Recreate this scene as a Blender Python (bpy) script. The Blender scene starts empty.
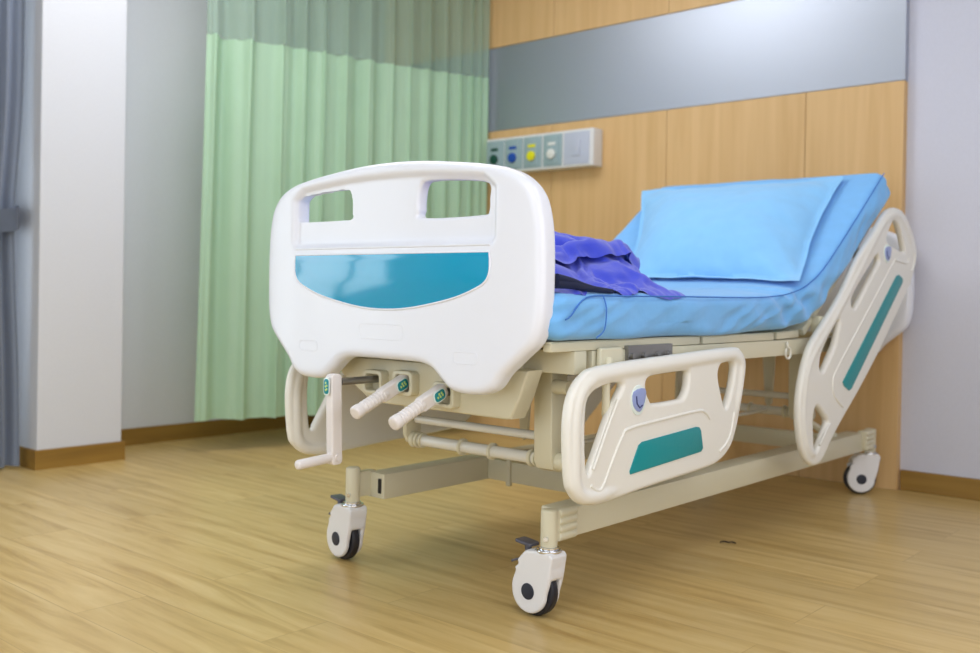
import bpy, bmesh, math, random
from mathutils import Vector, Matrix, noise
random.seed(7)
PI = math.pi
sc = bpy.context.scene
col = sc.collection

# ------------------------------------------------------------------ materials
def mat(name, color, rough=.5, metal=0., **kw):
    m = bpy.data.materials.new(name); m.use_nodes = True
    nt = m.node_tree; b = nt.nodes['Principled BSDF']
    b.inputs['Base Color'].default_value = (*color, 1)
    b.inputs['Roughness'].default_value = rough
    b.inputs['Metallic'].default_value = metal
    for k, v in kw.items(): b.inputs[k.replace('_', ' ')].default_value = v
    return m
def nd(m, t, **kw):
    n = m.node_tree.nodes.new(t)
    for k, v in kw.items(): setattr(n, k, v)
    return n
def ln(m, a, b): m.node_tree.links.new(a, b)
def srgb(r, g, b):
    f = lambda c: (c/255/12.92) if c/255 <= .04045 else ((c/255+.055)/1.055)**2.4
    return (f(r), f(g), f(b))
def bumped(m, scale, strength, dist=.002, stretch=(1,1,1), detail=4, vary=0.):
    tc = nd(m, 'ShaderNodeTexCoord'); mp = nd(m, 'ShaderNodeMapping'); mp.inputs['Scale'].default_value = stretch
    nz = nd(m, 'ShaderNodeTexNoise'); nz.inputs['Scale'].default_value = scale; nz.inputs['Detail'].default_value = detail
    bp = nd(m, 'ShaderNodeBump'); bp.inputs['Strength'].default_value = strength; bp.inputs['Distance'].default_value = dist
    ln(m, tc.outputs['Object'], mp.inputs['Vector']); ln(m, mp.outputs[0], nz.inputs['Vector'])
    ln(m, nz.outputs['Fac'], bp.inputs['Height'])
    b = m.node_tree.nodes['Principled BSDF']; ln(m, bp.outputs[0], b.inputs['Normal'])
    if vary:
        c = b.inputs['Base Color'].default_value[:3]
        r = nd(m, 'ShaderNodeValToRGB')
        r.color_ramp.elements[0].position = .3; r.color_ramp.elements[1].position = .7
        r.color_ramp.elements[0].color = (*[x*(1-vary) for x in c], 1)
        r.color_ramp.elements[1].color = (*[min(1, x*(1+vary)) for x in c], 1)
        ln(m, nz.outputs['Fac'], r.inputs['Fac']); ln(m, r.outputs[0], b.inputs['Base Color'])
    return m
M = {}
M['board'] = bumped(mat('board_plastic', srgb(235,238,248), .3, Coat_Weight=.25, Coat_Roughness=.12), 220, .02, .0005)
M['rail'] = bumped(mat('rail_plastic', srgb(236,234,226), .36, Coat_Weight=.1), 200, .03, .0005)
M['metal'] = bumped(mat('cream_powder_coat', srgb(216,210,184), .38), 320, .05, .0004)
M['tube'] = bumped(mat('white_enamel', srgb(226,223,212), .22, Coat_Weight=.3), 200, .02, .0004)
M['teal'] = bumped(mat('teal_gloss_panel', srgb(0,156,200), .1, Specular_IOR_Level=.6, Coat_Weight=.5, Coat_Roughness=.06), 40, .05, .0006)
M['teal_rail'] = bumped(mat('teal_rail_panel', srgb(0,142,148), .35), 60, .35, .001)
M['badge'] = bumped(mat('badge_blue', srgb(150,165,215), .3), 90, .1, .001)
M['badge_dark'] = bumped(mat('badge_navy', srgb(60,70,120), .4), 90, .1, .001)
M['chrome'] = bumped(mat('chrome', (.75,.76,.8), .15, 1), 100, .02, .0005)
M['steel'] = bumped(mat('grey_steel', srgb(150,148,146), .35, .8), 200, .05, .0005)
M['gunmetal'] = bumped(mat('grey_pedal', srgb(92,92,104), .4, .2), 200, .05, .0005)
M['rubber'] = bumped(mat('dark_rubber', srgb(34,34,42), .45), 150, .1, .0006)
M['castercover'] = bumped(mat('caster_cover', srgb(232,231,232), .3, Coat_Weight=.2), 160, .03, .0005)
M['hub'] = bumped(mat('hub_cap', srgb(38,42,56), .5), 160, .1, .0005)
M['black'] = bumped(mat('black_plastic', srgb(22,20,24), .5), 160, .1, .0005)
M['crank'] = bumped(mat('crank_plastic', srgb(232,226,224), .35), 160, .05, .0005)
M['sticker_white'] = bumped(mat('sticker_white', srgb(228,240,236), .4), 160, .02, .0005)
M['mark'] = bumped(mat('sticker_mark', srgb(196,222,130), .4), 160, .02, .0005)
M['sticker'] = bumped(mat('sticker_teal', srgb(0,138,150), .4), 160, .02, .0005)
M['sheet'] = bumped(mat('light_blue_cotton', srgb(116,182,240), .85, Sheen_Weight=.25), 26, .22, .006, vary=.03)
M['pillow'] = bumped(mat('pillow_cotton', srgb(132,196,246), .85, Sheen_Weight=.25), 20, .2, .006, vary=.03)
M['piping'] = bumped(mat('blue_piping', srgb(58,116,200), .7), 200, .1, .0006)
M['gown'] = bumped(mat('royal_blue_cotton', srgb(40,62,206), .75, Sheen_Weight=.35), 60, .15, .003, vary=.04)
M['navy'] = bumped(mat('navy_cotton', srgb(14,26,62), .8), 80, .2, .002)
M['drape'] = bumped(mat('grey_blue_drape', srgb(128,138,156), .9, Sheen_Weight=.2), 300, .2, .001, vary=.05)
M['outlet'] = bumped(mat('outlet_plate', srgb(150,172,176), .45), 200, .03, .0005)
M['headunit'] = bumped(mat('head_unit_plastic', srgb(222,222,220), .4), 200, .03, .0005)
M['blank'] = bumped(mat('lilac_grey_plate', srgb(186,192,208), .45), 200, .03, .0005)
for n, c in (('green',(14,72,58)), ('blue',(24,76,168)), ('yellow',(226,222,20)), ('white',(222,224,218))):
    M['port_'+n] = bumped(mat('port_'+n, srgb(*c), .4), 200, .03, .0005)
M['frame_alu'] = bumped(mat('window_alu', srgb(200,204,208), .4, .2), 200, .03, .0005)
M['ceiling'] = bumped(mat('ceiling_paint', srgb(226,226,224), .9), 200, .05, .0005)
M['scrap'] = bumped(mat('dark_scrap', srgb(52,46,40), .8), 300, .3, .001)

def wall_mat(name, c):
    m = mat(name, srgb(*c), .85)
    return bumped(m, 260, .25, .0012, (1,1,.35), vary=.02)
M['wall'] = wall_mat('wallpaper_grey', (216,219,226))
M['wall_r'] = wall_mat('wallpaper_lilac', (206,207,220))

def wood(name, c1, c2, axis, rough, scale, bump=.1):
    m = mat(name, c1, rough)
    tc = nd(m, 'ShaderNodeTexCoord'); mp = nd(m, 'ShaderNodeMapping')
    s = [26, 26, 26]; s[axis] = 1.2; mp.inputs['Scale'].default_value = s
    nz = nd(m, 'ShaderNodeTexNoise'); nz.inputs['Scale'].default_value = scale; nz.inputs['Detail'].default_value = 6; nz.inputs['Distortion'].default_value = .6
    r = nd(m, 'ShaderNodeValToRGB'); r.color_ramp.elements[0].position = .3; r.color_ramp.elements[1].position = .72
    r.color_ramp.elements[0].color = (*c2, 1); r.color_ramp.elements[1].color = (*c1, 1)
    ln(m, tc.outputs['Object'], mp.inputs[0]); ln(m, mp.outputs[0], nz.inputs['Vector']); ln(m, nz.outputs['Fac'], r.inputs['Fac'])
    b = m.node_tree.nodes['Principled BSDF']; ln(m, r.outputs[0], b.inputs['Base Color'])
    bp = nd(m, 'ShaderNodeBump'); bp.inputs['Strength'].default_value = bump; bp.inputs['Distance'].default_value = .001
    ln(m, nz.outputs['Fac'], bp.inputs['Height']); ln(m, bp.outputs[0], b.inputs['Normal'])
    return m
M['clad'] = wood('beech_cladding', srgb(222,184,130), srgb(208,168,112), 2, .5, 1.0)
M['skirt'] = wood('oak_baseboard', srgb(160,124,54), srgb(138,104,42), 1, .5, 1.0)
M['skirt_x'] = wood('oak_baseboard_back', srgb(160,124,54), srgb(138,104,42), 0, .5, 1.0)

def floor_mat():
    m = mat('oak_vinyl_planks', (.5,.4,.2), .33)
    b = m.node_tree.nodes['Principled BSDF']
    tc = nd(m, 'ShaderNodeTexCoord')
    br = nd(m, 'ShaderNodeTexBrick'); br.offset = .37; br.inputs['Scale'].default_value = 1
    br.inputs['Brick Width'].default_value = 1.2; br.inputs['Row Height'].default_value = .178
    br.inputs['Mortar Size'].default_value = .0012; br.inputs['Mortar Smooth'].default_value = .3; br.inputs['Bias'].default_value = 0
    br.inputs['Color1'].default_value = (.0,.0,.0,1); br.inputs['Color2'].default_value = (1,1,1,1); br.inputs['Mortar'].default_value = (.5,.5,.5,1)
    ln(m, tc.outputs['Object'], br.inputs['Vector'])
    # per plank offset of the grain
    mul = nd(m, 'ShaderNodeVectorMath', operation='SCALE'); mul.inputs['Scale'].default_value = 37.
    ln(m, br.outputs['Color'], mul.inputs[0])
    add = nd(m, 'ShaderNodeVectorMath', operation='ADD'); ln(m, tc.outputs['Object'], add.inputs[0]); ln(m, mul.outputs[0], add.inputs[1])
    mp = nd(m, 'ShaderNodeMapping'); mp.inputs['Scale'].default_value = (1.3, 11, 1); ln(m, add.outputs[0], mp.inputs[0])
    n1 = nd(m, 'ShaderNodeTexNoise'); n1.inputs['Scale'].default_value = 1.5; n1.inputs['Detail'].default_value = 7; n1.inputs['Distortion'].default_value = 1.3; n1.inputs['Roughness'].default_value = .62
    ln(m, mp.outputs[0], n1.inputs['Vector'])
    wv = nd(m, 'ShaderNodeTexWave'); wv.bands_direction = 'Y'; wv.inputs['Scale'].default_value = .42; wv.inputs['Distortion'].default_value = 14; wv.inputs['Detail'].default_value = 3; wv.inputs['Detail Scale'].default_value = .7
    ln(m, mp.outputs[0], wv.inputs['Vector'])
    mx = nd(m, 'ShaderNodeMix', data_type='FLOAT'); mx.inputs[0].default_value = .13
    ln(m, n1.outputs['Fac'], mx.inputs[2]); ln(m, wv.outputs['Fac'], mx.inputs[3])
    r = nd(m, 'ShaderNodeValToRGB'); e = r.color_ramp.elements
    e[0].position = .22; e[0].color = (*srgb(174,140,80), 1); e[1].position = .75; e[1].color = (*srgb(216,189,132), 1)
    k = e.new(.48); k.color = (*srgb(203,173,111), 1)
    ln(m, mx.outputs[0], r.inputs['Fac'])
    # plank tone
    hs = nd(m, 'ShaderNodeHueSaturation'); ln(m, r.outputs[0], hs.inputs['Color'])
    ma = nd(m, 'ShaderNodeMapRange'); ma.inputs['To Min'].default_value = .93; ma.inputs['To Max'].default_value = 1.06
    ln(m, br.outputs['Color'], ma.inputs['Value']); ln(m, ma.outputs[0], hs.inputs['Value'])
    mo = nd(m, 'ShaderNodeMix', data_type='RGBA'); mo.inputs[7].default_value = (*srgb(140,106,60), 1)
    sc_ = nd(m, 'ShaderNodeMath', operation='MULTIPLY'); sc_.inputs[1].default_value = .4
    ln(m, br.outputs['Fac'], sc_.inputs[0]); ln(m, sc_.outputs[0], mo.inputs[0]); ln(m, hs.outputs[0], mo.inputs[6])
    ln(m, mo.outputs[2], b.inputs['Base Color'])
    bp = nd(m, 'ShaderNodeBump'); bp.inputs['Strength'].default_value = .12; bp.inputs['Distance'].default_value = .001
    ln(m, n1.outputs['Fac'], bp.inputs['Height']); ln(m, bp.outputs[0], b.inputs['Normal'])
    return m
M['floor'] = floor_mat()

def band_mat():
    m = mat('satin_metal_band', srgb(178,184,196), .36, .75)
    return bumped(m, 300, .06, .0006, (1,1,40))
M['band'] = band_mat()

def cloth_translucent(name, c, trans, alpha=1., net=False):
    m = bpy.data.materials.new(name); m.use_nodes = True; nt = m.node_tree
    for n in list(nt.nodes): nt.nodes.remove(n)
    out = nd(m, 'ShaderNodeOutputMaterial'); d = nd(m, 'ShaderNodeBsdfDiffuse'); t = nd(m, 'ShaderNodeBsdfTranslucent'); mx = nd(m, 'ShaderNodeMixShader')
    tc = nd(m, 'ShaderNodeTexCoord'); nz = nd(m, 'ShaderNodeTexNoise'); nz.inputs['Scale'].default_value = 6; nz.inputs['Detail'].default_value = 3
    ln(m, tc.outputs['Object'], nz.inputs['Vector'])
    r = nd(m, 'ShaderNodeValToRGB'); r.color_ramp.elements[0].color = (*[x*.95 for x in c], 1); r.color_ramp.elements[1].color = (*[min(1, x*1.04) for x in c], 1)
    ln(m, nz.outputs['Fac'], r.inputs[0]); ln(m, r.outputs[0], d.inputs[0]); ln(m, r.outputs[0], t.inputs[0])
    mx.inputs[0].default_value = trans
    ln(m, d.outputs[0], mx.inputs[1]); ln(m, t.outputs[0], mx.inputs[2])
    last = mx.outputs[0]
    if alpha < 1:
        tr = nd(m, 'ShaderNodeBsdfTransparent'); m2 = nd(m, 'ShaderNodeMixShader'); m2.inputs[0].default_value = alpha
        ln(m, tr.outputs[0], m2.inputs[1]); ln(m, last, m2.inputs[2]); last = m2.outputs[0]
    ln(m, last, out.inputs[0]); return m
M['curtain'] = cloth_translucent('green_curtain_cloth', srgb(192,224,195), .28)
M['net'] = cloth_translucent('green_curtain_net', srgb(180,208,188), .35, .64)

# ------------------------------------------------------------------ helpers
def link(name, me, m, parent=None):
    o = bpy.data.objects.new(name, me); col.objects.link(o)
    if m is not None:
        me.materials.clear(); me.materials.append(m)
    if parent is not None: o.parent = parent
    return o
def obj(name, bm, m, parent=None, smooth=None):
    me = bpy.data.meshes.new(name); bmesh.ops.recalc_face_normals(bm, faces=bm.faces[:]); bm.to_mesh(me); bm.free()
    o = link(name, me, m, parent)
    if smooth is not None: shade(me, smooth)
    return o
def shade(me, ang=40):
    for p in me.polygons: p.use_smooth = True
    me.set_sharp_from_angle(angle=math.radians(ang))
def tag(o, label=None, cat=None, group=None, kind=None):
    if label: o['label'] = label
    if cat: o['category'] = cat
    if group: o['group'] = group
    if kind: o['kind'] = kind
    return o
def empty(name, loc, label, cat, group=None):
    o = bpy.data.objects.new(name, None); col.objects.link(o); o.location = loc; o.empty_display_size = .1
    return tag(o, label, cat, group)
def box(bm, x0, x1, y0, y1, z0, z1, bev=0., seg=2, rot=None, piv=None):
    b = bmesh.new(); bmesh.ops.create_cube(b, size=1)
    bmesh.ops.scale(b, vec=(abs(x1-x0), abs(y1-y0), abs(z1-z0)), verts=b.verts)
    if bev: bmesh.ops.bevel(b, geom=b.edges[:], offset=bev, segments=seg, profile=.6, affect='EDGES')
    T = Matrix.Translation(((x0+x1)/2, (y0+y1)/2, (z0+z1)/2))
    if rot is not None:
        p = Vector(piv) if piv else Vector(((x0+x1)/2, (y0+y1)/2, (z0+z1)/2))
        T = Matrix.Translation(p) @ rot @ Matrix.Translation(-p) @ T
    bmesh.ops.transform(b, matrix=T, verts=b.verts); merge(bm, b)
def merge(bm, b):
    me = bpy.data.meshes.new('tmp'); b.to_mesh(me); b.free(); bm.from_mesh(me); bpy.data.meshes.remove(me)
def cyl(bm, a, b_, r, seg=24, r2=None, bev=0.):
    a = Vector(a); c = Vector(b_); d = c-a; L = d.length
    b = bmesh.new(); bmesh.ops.create_cone(b, cap_ends=True, segments=seg, radius1=r, radius2=r if r2 is None else r2, depth=L)
    if bev:
        es = [e for e in b.edges if abs(e.verts[0].co.z-e.verts[1].co.z) < 1e-6]
        bmesh.ops.bevel(b, geom=es, offset=bev, segments=3, affect='EDGES', profile=.5)
    bmesh.ops.transform(b, matrix=Matrix.Translation((a+c)/2) @ d.to_track_quat('Z', 'Y').to_matrix().to_4x4(), verts=b.verts); merge(bm, b)
def tube(bm, pts, r, closed=False, seg=12, cap=True, rf=None):
    pts = [Vector(p) for p in pts]; n = len(pts); rings = []; N = None
    for i, p in enumerate(pts):
        if closed: t = pts[(i+1) % n]-pts[i-1]
        else: t = pts[min(i+1, n-1)]-pts[max(i-1, 0)]
        t.normalize()
        if N is None: N = t.orthogonal().normalized()
        N = (N-t*N.dot(t)).normalized(); B = t.cross(N); rr = r*(rf(i/(n-1)) if rf else 1)
        rings.append([bm.verts.new(p+(N*math.cos(k*2*PI/seg)+B*math.sin(k*2*PI/seg))*rr) for k in range(seg)])
    for i in range(n if closed else n-1):
        A, C = rings[i], rings[(i+1) % n]
        sh = 0
        if closed and i == n-1:
            sh = min(range(seg), key=lambda s: (A[0].co-C[s].co).length)
        for k in range(seg): bm.faces.new((A[k], A[(k+1) % seg], C[(k+1+sh) % seg], C[(k+sh) % seg]))
    if not closed and cap:
        bm.faces.new(rings[0][::-1]); bm.faces.new(rings[-1])
def smooth_path(pts, closed=True, n=6):
    P = [Vector((*p, 0)[:3]) if len(p) == 2 else Vector(p) for p in pts]; out = []; m = len(P)
    for i in range(m if closed else m-1):
        g = (lambda k: P[k % m]) if closed else (lambda k: P[max(0, min(m-1, k))])
        p0, p1, p2, p3 = g(i-1), g(i), g(i+1), g(i+2)
        for j in range(n):
            t = j/n
            out.append(.5*((2*p1)+(p2-p0)*t+(2*p0-5*p1+4*p2-p3)*t*t+(3*p1-p0-3*p2+p3)*t**3))
    if not closed: out.append(P[-1])
    return out
def rrect(u0, u1, v0, v1, r, n=5):
    o = []
    for cx, cy, a in ((u1-r, v1-r, 0), (u0+r, v1-r, 90), (u0+r, v0+r, 180), (u1-r, v0+r, 270)):
        for k in range(n+1):
            t = math.radians(a+90*k/n); o.append((cx+r*math.cos(t), cy+r*math.sin(t)))
    return o
def plate_bm(outline, holes, thick, bev, fn, res=4):
    """solid plate from a 2D outline with holes; fn maps (u,v,w) to the world, w in [-thick/2, thick/2]"""
    cu = bpy.data.curves.new('c', 'CURVE'); cu.dimensions = '2D'; cu.fill_mode = 'BOTH'
    cu.extrude = max(thick/2-bev, 1e-5); cu.bevel_depth = bev; cu.bevel_resolution = res; cu.offset = -bev
    for path in [outline]+holes:
        s = cu.splines.new('POLY'); s.points.add(len(path)-1); s.use_cyclic_u = True
        for i, p in enumerate(path): s.points[i].co = (p[0], p[1], 0, 1)
    o = bpy.data.objects.new('c', cu); col.objects.link(o)
    dg = bpy.context.evaluated_depsgraph_get(); dg.update()
    me = bpy.data.meshes.new_from_object(o.evaluated_get(dg))
    bm = bmesh.new(); bm.from_mesh(me); bmesh.ops.remove_doubles(bm, verts=bm.verts, dist=1e-6)
    for v in bm.verts: v.co = Vector(fn(v.co.x, v.co.y, v.co.z))
    bpy.data.objects.remove(o); bpy.data.curves.remove(cu); bpy.data.meshes.remove(me)
    return bm
def remesh(bm, vox, it=4):
    me = bpy.data.meshes.new('r'); bm.to_mesh(me); bm.free()
    o = bpy.data.objects.new('r', me); col.objects.link(o)
    md = o.modifiers.new('r', 'REMESH'); md.mode = 'VOXEL'; md.voxel_size = vox; md.adaptivity = 0
    if it: s = o.modifiers.new('s', 'SMOOTH'); s.iterations = it; s.factor = .5
    dg = bpy.context.evaluated_depsgraph_get(); dg.update()
    m2 = bpy.data.meshes.new_from_object(o.evaluated_get(dg))
    bpy.data.objects.remove(o); bpy.data.meshes.remove(me)
    b = bmesh.new(); b.from_mesh(m2); bpy.data.meshes.remove(m2); return b
def rib(bm, path, r, fn, closed=False, w=0., seg=8):
    tube(bm, [fn(p[0], p[1], w) for p in path], r, closed, seg)

# ------------------------------------------------------------------ room
PX, WX, PY0, PY1 = -2.215, -2.54, 0.0, .355
WY, CY, H = 2.145, 2.105, 2.65
RX, FY = 3.1, -4.3
def struct(name, bm, m, sm=None): return tag(obj(name, bm, m, None, sm), kind='structure')
b = bmesh.new(); box(b, WX-.2, RX+.1, FY-.1, WY+.1, -.1, 0); struct('floor', b, M['floor'])
b = bmesh.new(); box(b, WX-.2, RX+.1, FY-.1, WY+.1, H, H+.1); struct('ceiling', b, M['ceiling'])
b = bmesh.new(); box(b, WX-.2, RX+.1, WY, WY+.1, 0, H); struct('wall_back', b, M['wall_r'])
b = bmesh.new(); box(b, RX, RX+.1, FY, WY, 0, H); struct('wall_right', b, M['wall_r'])
b = bmesh.new()
for y in (-2.25, -.93, .40): box(b, RX-.05, RX, y, y+.05, .35, 2.35, .003)
for z in (.35, 2.30): box(b, RX-.05, RX, -2.25, .45, z, z+.05, .003)
struct('added_window_right', b, M['frame_alu'])  # made-up window frame on the solid right wall, dressing the side fill
b = bmesh.new(); box(b, WX-.2, -.85, FY-.1, FY, 0, H); box(b, 2.65, RX+.1, FY-.1, FY, 0, H); box(b, -.85, 2.65, FY-.1, FY, 0, .28); box(b, -.85, 2.65, FY-.1, FY, 2.42, H); struct('wall_front', b, M['wall_r'])
b = bmesh.new()
for x in (-.85, .30, 1.45, 2.60): box(b, x, x+.05, FY-.05, FY, .28, 2.42, .003)
for z in (.28, 2.37): box(b, -.85, 2.65, FY-.05, FY, z, z+.05, .003)
struct('added_window_front', b, M['frame_alu'])  # unseen window added behind the camera for frontal light
# left wall with the window opening in it
WY0, WY1, WZ0, WZ1 = -2.75, -.40, .14, 2.3
b = bmesh.new()
box(b, WX-.2, WX, PY1-.355, WY, 0, H)
box(b, WX-.2, WX, FY, WY0, 0, H)
box(b, WX-.2, WX, WY0, WY1, 0, WZ0); box(b, WX-.2, WX, WY0, WY1, WZ1, H); box(b, WX-.2, WX, WY1, 0, 0, H)
box(b, WX, PX, PY0, PY1, 0, H, .004)
struct('wall_left', b, M['wall'])
b = bmesh.new()
for y0, y1 in ((WY0, WY0+.05), (-2.03, -1.96), (-1.2, -1.15), (WY1-.05, WY1)): box(b, WX-.12, WX-.06, y0, y1, WZ0, WZ1, .003)
box(b, WX-.12, WX-.06, WY0, WY1, WZ0, WZ0+.06, .003); box(b, WX-.12, WX-.06, WY0, WY1, WZ1-.06, WZ1, .003)
struct('window_1', b, M['frame_alu'])
g = bmesh.new(); box(g, WX-.095, WX-.09, WY0+.04, WY1-.04, WZ0+.05, WZ1-.05)
gm = bpy.data.materials.new('window_glass'); gm.use_nodes = True
for n in list(gm.node_tree.nodes): gm.node_tree.nodes.remove(n)
o_ = nd(gm, 'ShaderNodeOutputMaterial'); t_ = nd(gm, 'ShaderNodeBsdfTransparent'); g_ = nd(gm, 'ShaderNodeBsdfGlossy'); x_ = nd(gm, 'ShaderNodeMixShader')
t_.inputs[0].default_value = (.95,.97,.97,1); g_.inputs['Roughness'].default_value = .02; x_.inputs[0].default_value = .05
ln(gm, t_.outputs[0], x_.inputs[1]); ln(gm, g_.outputs[0], x_.inputs[2]); ln(gm, x_.outputs[0], o_.inputs[0])
struct('window_2', g, gm)
# baseboards
hb, tb = .078, .012
b = bmesh.new(); box(b, WX, WX+tb, PY1, CY, 0, hb)
box(b, PX, PX+tb, PY0-tb, PY1+tb, 0, hb); box(b, WX, PX, PY0-tb, PY0, 0, hb); box(b, WX+tb, PX, PY1, PY1+tb, 0, hb)
struct('baseboard_left', b, M['skirt'])
b = bmesh.new(); box(b, .39, RX, WY-tb, WY, 0, hb, .002); struct('baseboard_back', b, M['skirt_x'])
# wood cladding and satin band on the bed-head wall
XE = .387
b = bmesh.new()
xs = [WX+.012, -1.955, -1.303, -.652, -.003, XE]
for a, c in zip(xs, xs[1:]): box(b, a+.0012, c-.0012, CY, WY+.002, .001, 1.567, .0012)
struct('trim_1', b, M['clad'])
b = bmesh.new(); box(b, WX+.013, XE, CY+.002, WY+.002, 1.569, 1.998, .0015); struct('trim_2', b, M['band'])
b = bmesh.new()
for a, c in zip(xs, xs[1:]): box(b, a+.0012, c-.0012, CY, WY+.002, 2.0, H-.002, .0012)
struct('trim_3', b, M['clad'])

# ------------------------------------------------------------------ privacy curtain
def path_pts(ctrl, n):
    P = smooth_path(ctrl, False, 40); L = [0]
    for a, c in zip(P, P[1:]): L.append(L[-1]+(c-a).length)
    out = []
    for k in range(n+1):
        s = L[-1]*k/n; i = 0
        while i < len(L)-2 and L[i+1] < s: i += 1
        t = (s-L[i])/max(L[i+1]-L[i], 1e-9); out.append(P[i].lerp(P[i+1], t))
    return out, L[-1]
def folded(ctrl, z0, z1, n, nz, amp, wl, seed, flare=0., thick=.0015, pinch=None, taper=False):
    pts, L = path_pts(ctrl, n); bm = bmesh.new(); rows = []
    rnd = random.Random(seed); ph = []; p = 0
    for k in range(n+1):
        p += 2*PI*(L/n)/(wl*(1.25-.75*k/n if taper else 1)*(1+.8*noise.noise((k*L/n*3.1, seed, 0)))); ph.append(p)
    for j in range(nz+1):
        t = j/nz; z = z0+(z1-z0)*t; row = []
        for k, q in enumerate(pts):
            T = (pts[min(k+1, n)]-pts[max(k-1, 0)]).normalized(); N = Vector((T.y, -T.x, 0))
            s = k/n*L
            A = amp*(.65+.6*noise.noise((s*4, seed+3, t*.5)))
            A *= (1-.45*k/n if taper else 1)
            A *= 1-.75*max(0, (k/n-.88)/.12) if taper else 1
            d = A*math.sin(ph[k]+.5*noise.noise((s*2, t*1.5, seed)))+A*.35*math.sin(ph[k]*2.3+1+t)
            lo = amp*.5*math.cos(ph[k])
            c = Vector(q)+N*d+T*lo*.5
            if flare: c -= T*flare*(1-t)*(1-k/n)
            if pinch: c = pinch(c, t, k/n, z)
            row.append(bm.verts.new((c.x, c.y, z+.006*noise.noise((s*5, seed, 9))*(1-t))))
        rows.append(row)
    for j in range(nz):
        for k in range(n): bm.faces.new((rows[j][k], rows[j][k+1], rows[j+1][k+1], rows[j+1][k]))
    return bm
ctrl = [(-2.125,.665,0), (-2.05,.86,0), (-1.955,1.2,0), (-1.87,1.58,0), (-1.785,1.84,0), (-1.698,2.078,0)]
cur = empty('privacy_curtain', (-1.95,1.3,0), 'pale green cubicle curtain with a see-through net top, hanging beside the bed', 'curtain')
def child_at(o, parent):
    o.parent = parent; o.matrix_parent_inverse = Matrix.Translation(-Vector(parent.location))
    return o
o = obj('curtain_cloth', folded(ctrl, .145, 1.842, 560, 26, .044, .135, 4, .03, taper=True), M['curtain'], None, 60); child_at(o, cur)
o = obj('curtain_net', folded(ctrl, 1.842, H-.04, 560, 8, .044, .135, 4, 0, taper=True), M['net'], None, 60); child_at(o, cur)
b = bmesh.new()
pts, _ = path_pts(ctrl, 40); tube(b, [(p.x, p.y, H-.02) for p in pts], .012, seg=8)
for k in range(1, 40, 3): cyl(b, (pts[k].x, pts[k].y, H-.02), (pts[k].x, pts[k].y, H), .004, 8)
o = obj('curtain_rail', b, M['frame_alu'], None, 40); child_at(o, cur)

# ------------------------------------------------------------------ window drape
def pinch(c, t, k, z):
    w = math.exp(-((z-.975)/.33)**2)
    yc = -.50
    f = 1-.07*w if z > .975 else 1-.07*math.exp(-((z-.975)/.5)**2)
    if k > .5: c.y = yc+(c.y-yc)*(f+.06*(1-f))
    return c
dr = empty('window_drape', (-2.32,-.45,0), 'grey-blue pleated drape tied back beside the window at the far left', 'curtain')
o = obj('drape_cloth', folded([(-2.32,-.95,0), (-2.33,-.6,0), (-2.32,-.3,0), (-2.29,-.032,0)], .012, 2.45, 300, 40, .026, .07, 11, 0, pinch=pinch), M['drape'], None, 60); child_at(o, dr)
b = bmesh.new()
tp = [(-2.262,-.85,.90), (-2.255,-.55,.925), (-2.250,-.30,.955), (-2.245,-.15,.975), (-2.248,-.085,.985), (-2.275,-.055,.995), (-2.32,-.045,1.0), (-2.42,-.04,1.005), (-2.535,-.03,1.01)]
P = smooth_path(tp, False, 6); prev = None
for p in P:
    r = [b.verts.new(p+Vector((0,0,h))) for h in (-.045, 0, .045)]
    if prev:
        b.faces.new((prev[0], r[0], r[1], prev[1])); b.faces.new((prev[1], r[1], r[2], prev[2]))
    prev = r
bmesh.ops.solidify(b, geom=b.faces[:], thickness=.004)
o = obj('tieback', b, M['drape'], None, 60); child_at(o, dr)
b = bmesh.new(); cyl(b, (-2.32,-2.9,2.47), (-2.32,-.02,2.47), .012, 12)
for y in (-2.8, -1.5, -.1): cyl(b, (-2.54,y,2.47), (-2.32,y,2.47), .006, 8)
o = obj('drape_rod', b, M['frame_alu'], None, 40); child_at(o, dr)

# ------------------------------------------------------------------ medical gas unit
gu = empty('bedhead_gas_unit', (-1.36, CY, 1.33), 'white wall box with coloured gas outlets on the wood cladding behind the bed', 'medical gas outlet')
gz0, gz1, gx0, gx1, gy = 1.335, 1.512, -1.665, -.999, CY-.078
b = bmesh.new(); box(b, gx0, gx1, gy, CY, gz0, gz1, .006, 3)
child_at(obj('housing', b, M['headunit'], None, 40), gu)
for x0, c in ((-1.662,'green'), (-1.542,'blue'), (-1.421,'yellow'), (-1.297,'white')):
    b = bmesh.new(); box(b, x0+.004, x0+.118, gy-.004, gy+.002, gz0+.012, gz1-.012, .0015)
    box(b, x0+.024, x0+.098, gy-.009, gy-.003, gz0+.022, gz1-.022, .003)
    pl = child_at(obj('gas_outlet', b, M['outlet'], None, 40), gu); pl['label'] = c+' coded gas outlet'
    b = bmesh.new(); cyl(b, (x0+.061, gy-.008, gz0+.070), (x0+.061, gy-.022, gz0+.070), .024, 28, bev=.003)
    cyl(b, (x0+.061, gy-.021, gz0+.070), (x0+.061, gy-.026, gz0+.070), .009, 16)
    q = obj('gas_port', b, M['port_'+c], None, 40); q.parent = pl
    b = bmesh.new(); box(b, x0+.038, x0+.084, gy-.012, gy-.008, gz0+.112, gz0+.127, .001)
    q = obj('colour_strip', b, M['port_'+c], None); q.parent = pl
b = bmesh.new(); box(b, -1.168, -1.02, gy-.004, gy+.002, gz0+.012, gz1-.012, .0015); box(b, -1.12, -1.07, gy-.008, gy-.003, gz0+.05, gz1-.05, .002)
child_at(obj('blank_plate', b, M['blank'], None, 40), gu)

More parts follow.
